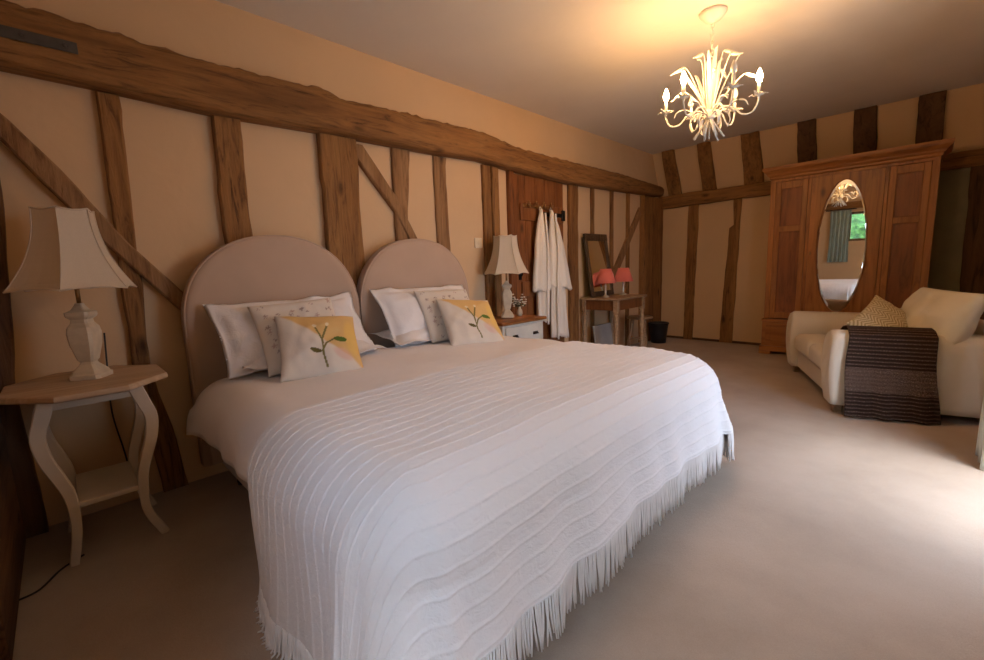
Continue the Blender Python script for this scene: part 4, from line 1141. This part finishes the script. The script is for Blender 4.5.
def leaf(b, P, wmax):
    """flat curved blade along a path"""
    N = len(P); L_ = []; R_ = []
    for i, p in enumerate(P):
        tn = (P[min(i + 1, N - 1)] - P[max(i - 1, 0)]).normalized(); out = Vector((p.x, p.y, 0)); out = out.normalized() if out.length > 1e-4 else Vector((1, 0, 0))
        s = tn.cross(out); s = s.normalized() if s.length > 1e-4 else Vector((0, 1, 0)); w_ = wmax * max(0.0, math.sin(PI * (.08 + .92 * i / (N - 1)))) ** .8 + .0012
        nn = s.cross(tn) * .0025
        L_.append((b.verts.new(p + s * w_ + nn), b.verts.new(p + s * w_ - nn))); R_.append((b.verts.new(p - s * w_ + nn), b.verts.new(p - s * w_ - nn)))
    for i in range(N - 1):
        b.faces.new((L_[i][0], L_[i + 1][0], R_[i + 1][0], R_[i][0])); b.faces.new((L_[i][1], R_[i][1], R_[i + 1][1], L_[i + 1][1]))
        b.faces.new((L_[i][0], L_[i][1], L_[i + 1][1], L_[i + 1][0])); b.faces.new((R_[i][0], R_[i + 1][0], R_[i + 1][1], R_[i][1]))
def ear(b, p, d):
    d = d.normalized(); m = d.to_track_quat('Z', 'Y').to_matrix().to_4x4(); m.translation = p
    t = BM(); lathe(t, [(.003, 0), (.009, .012), (.012, .03), (.010, .055), (.004, .08), (.001, .10)], 8); bmesh.ops.transform(t, matrix=m, verts=t.verts); merge(b, t)
for k in range(17):
    a = 2 * PI * k / 17 + rc.uniform(-.15, .15); r = (.06, .14, .19)[k % 3] * rc.uniform(.85, 1.1); h = (.34, .30, .21)[k % 3] * rc.uniform(.9, 1.05); d = Vector((math.cos(a), math.sin(a), 0))
    P = bez([d * .015 + Vector((0, 0, ZW)), d * (.02 + r * .3) + Vector((0, 0, ZW + h * .45)), d * r + Vector((0, 0, ZW + h)), d * (r + (.03 if k % 2 else .05)) + Vector((0, 0, ZW + h + (.03 if k % 2 else -.01)))], 6)
    if k % 2: cl('leaf_blade', lambda b: (leaf(b, P, .0095), tube(b, P[:10], .0025, 5)))
    else: cl('wheat_stem', lambda b: (tube(b, P[:-4], .0035, 6), ear(b, P[-6], P[-1] - P[-6])))
for k in range(11):
    a = 2 * PI * k / 11 + .2; r = (.085, .05, .10)[k % 3]; d = Vector((math.cos(a), math.sin(a), 0))
    cl('stem_end', lambda b: tube(b, [d * .012 + Vector((0, 0, ZW)), d * .02 + Vector((0, 0, ZW - .04)), d * r + Vector((0, 0, ZW - .145 + .02 * (k % 2)))], [.004, .005, .006], 6))
RT_, TW_ = Vector((.705, .709, 0)), Vector((.709, -.705, 0))
for k in range(6):
    ph = math.radians(30 + 60 * k); d = RT_ * math.cos(ph) + TW_ * math.sin(ph); Z = lambda h: Vector((0, 0, ZW + h))
    R5 = .262
    P = bez([d * .02 + Z(.0), d * .07 + Z(.035), d * .13 + Z(.02), d * .18 + Z(-.03), d * .235 + Z(-.025), d * R5 + Z(.03), d * R5 + Z(.06)], 7)
    arm = cl('arm', lambda b: tube(b, P, .0055, 8))
    def pan(b):
        t = BM(); lathe(t, [(.008, .055), (.02, .062), (.026, .070), (.02, .070), (.008, .066)], 14)
        for q in range(7):
            aa = 2 * PI * q / 7; e = Vector((math.cos(aa), math.sin(aa), 0)); leaf(t, bez([e * .008 + Vector((0, 0, .06)), e * .03 + Vector((0, 0, .068)), e * .052 + Vector((0, 0, .060 + .02 * (q % 2)))], 4), .007)
        bmesh.ops.translate(t, vec=d * R5 + Vector((0, 0, ZW)), verts=t.verts); merge(b, t)
    cl('drip_pan', pan, 'chand', arm)
    def tb(b):
        t = BM(); lathe(t, [(.010, .066), (.010, .13), (.006, .132)], 12); bmesh.ops.translate(t, vec=d * R5 + Vector((0, 0, ZW)), verts=t.verts); merge(b, t)
    cl('candle_tube', tb, 'chand', arm)
    def blb(b):
        t = BM(); lathe(t, [(.006, .133), (.014, .147), (.018, .165), (.015, .183), (.007, .202), (.0012, .214)], 14); bmesh.ops.translate(t, vec=d * R5 + Vector((0, 0, ZW)), verts=t.verts); merge(b, t)
    cl('bulb', blb, 'bulb' if k in (0, 2, 3) else 'unlit', arm, 'lit warm candle bulb' if k in (0, 2, 3) else 'unlit frosted candle bulb')
    lf = bez([d * .10 + Z(.03), d * .14 + Z(.055), d * .19 + Z(.05), d * .21 + Z(.02)], 5)
    cl('leaf_blade', lambda b: leaf(b, lf, .012), 'chand', arm)
    lf2 = bez([d * .03 + Z(-.005), d * .09 + Z(-.0), d * .115 + Z(-.045), d * .10 + Z(-.09)], 5)
    cl('leaf_blade', lambda b: leaf(b, lf2, .009), 'chand', arm)
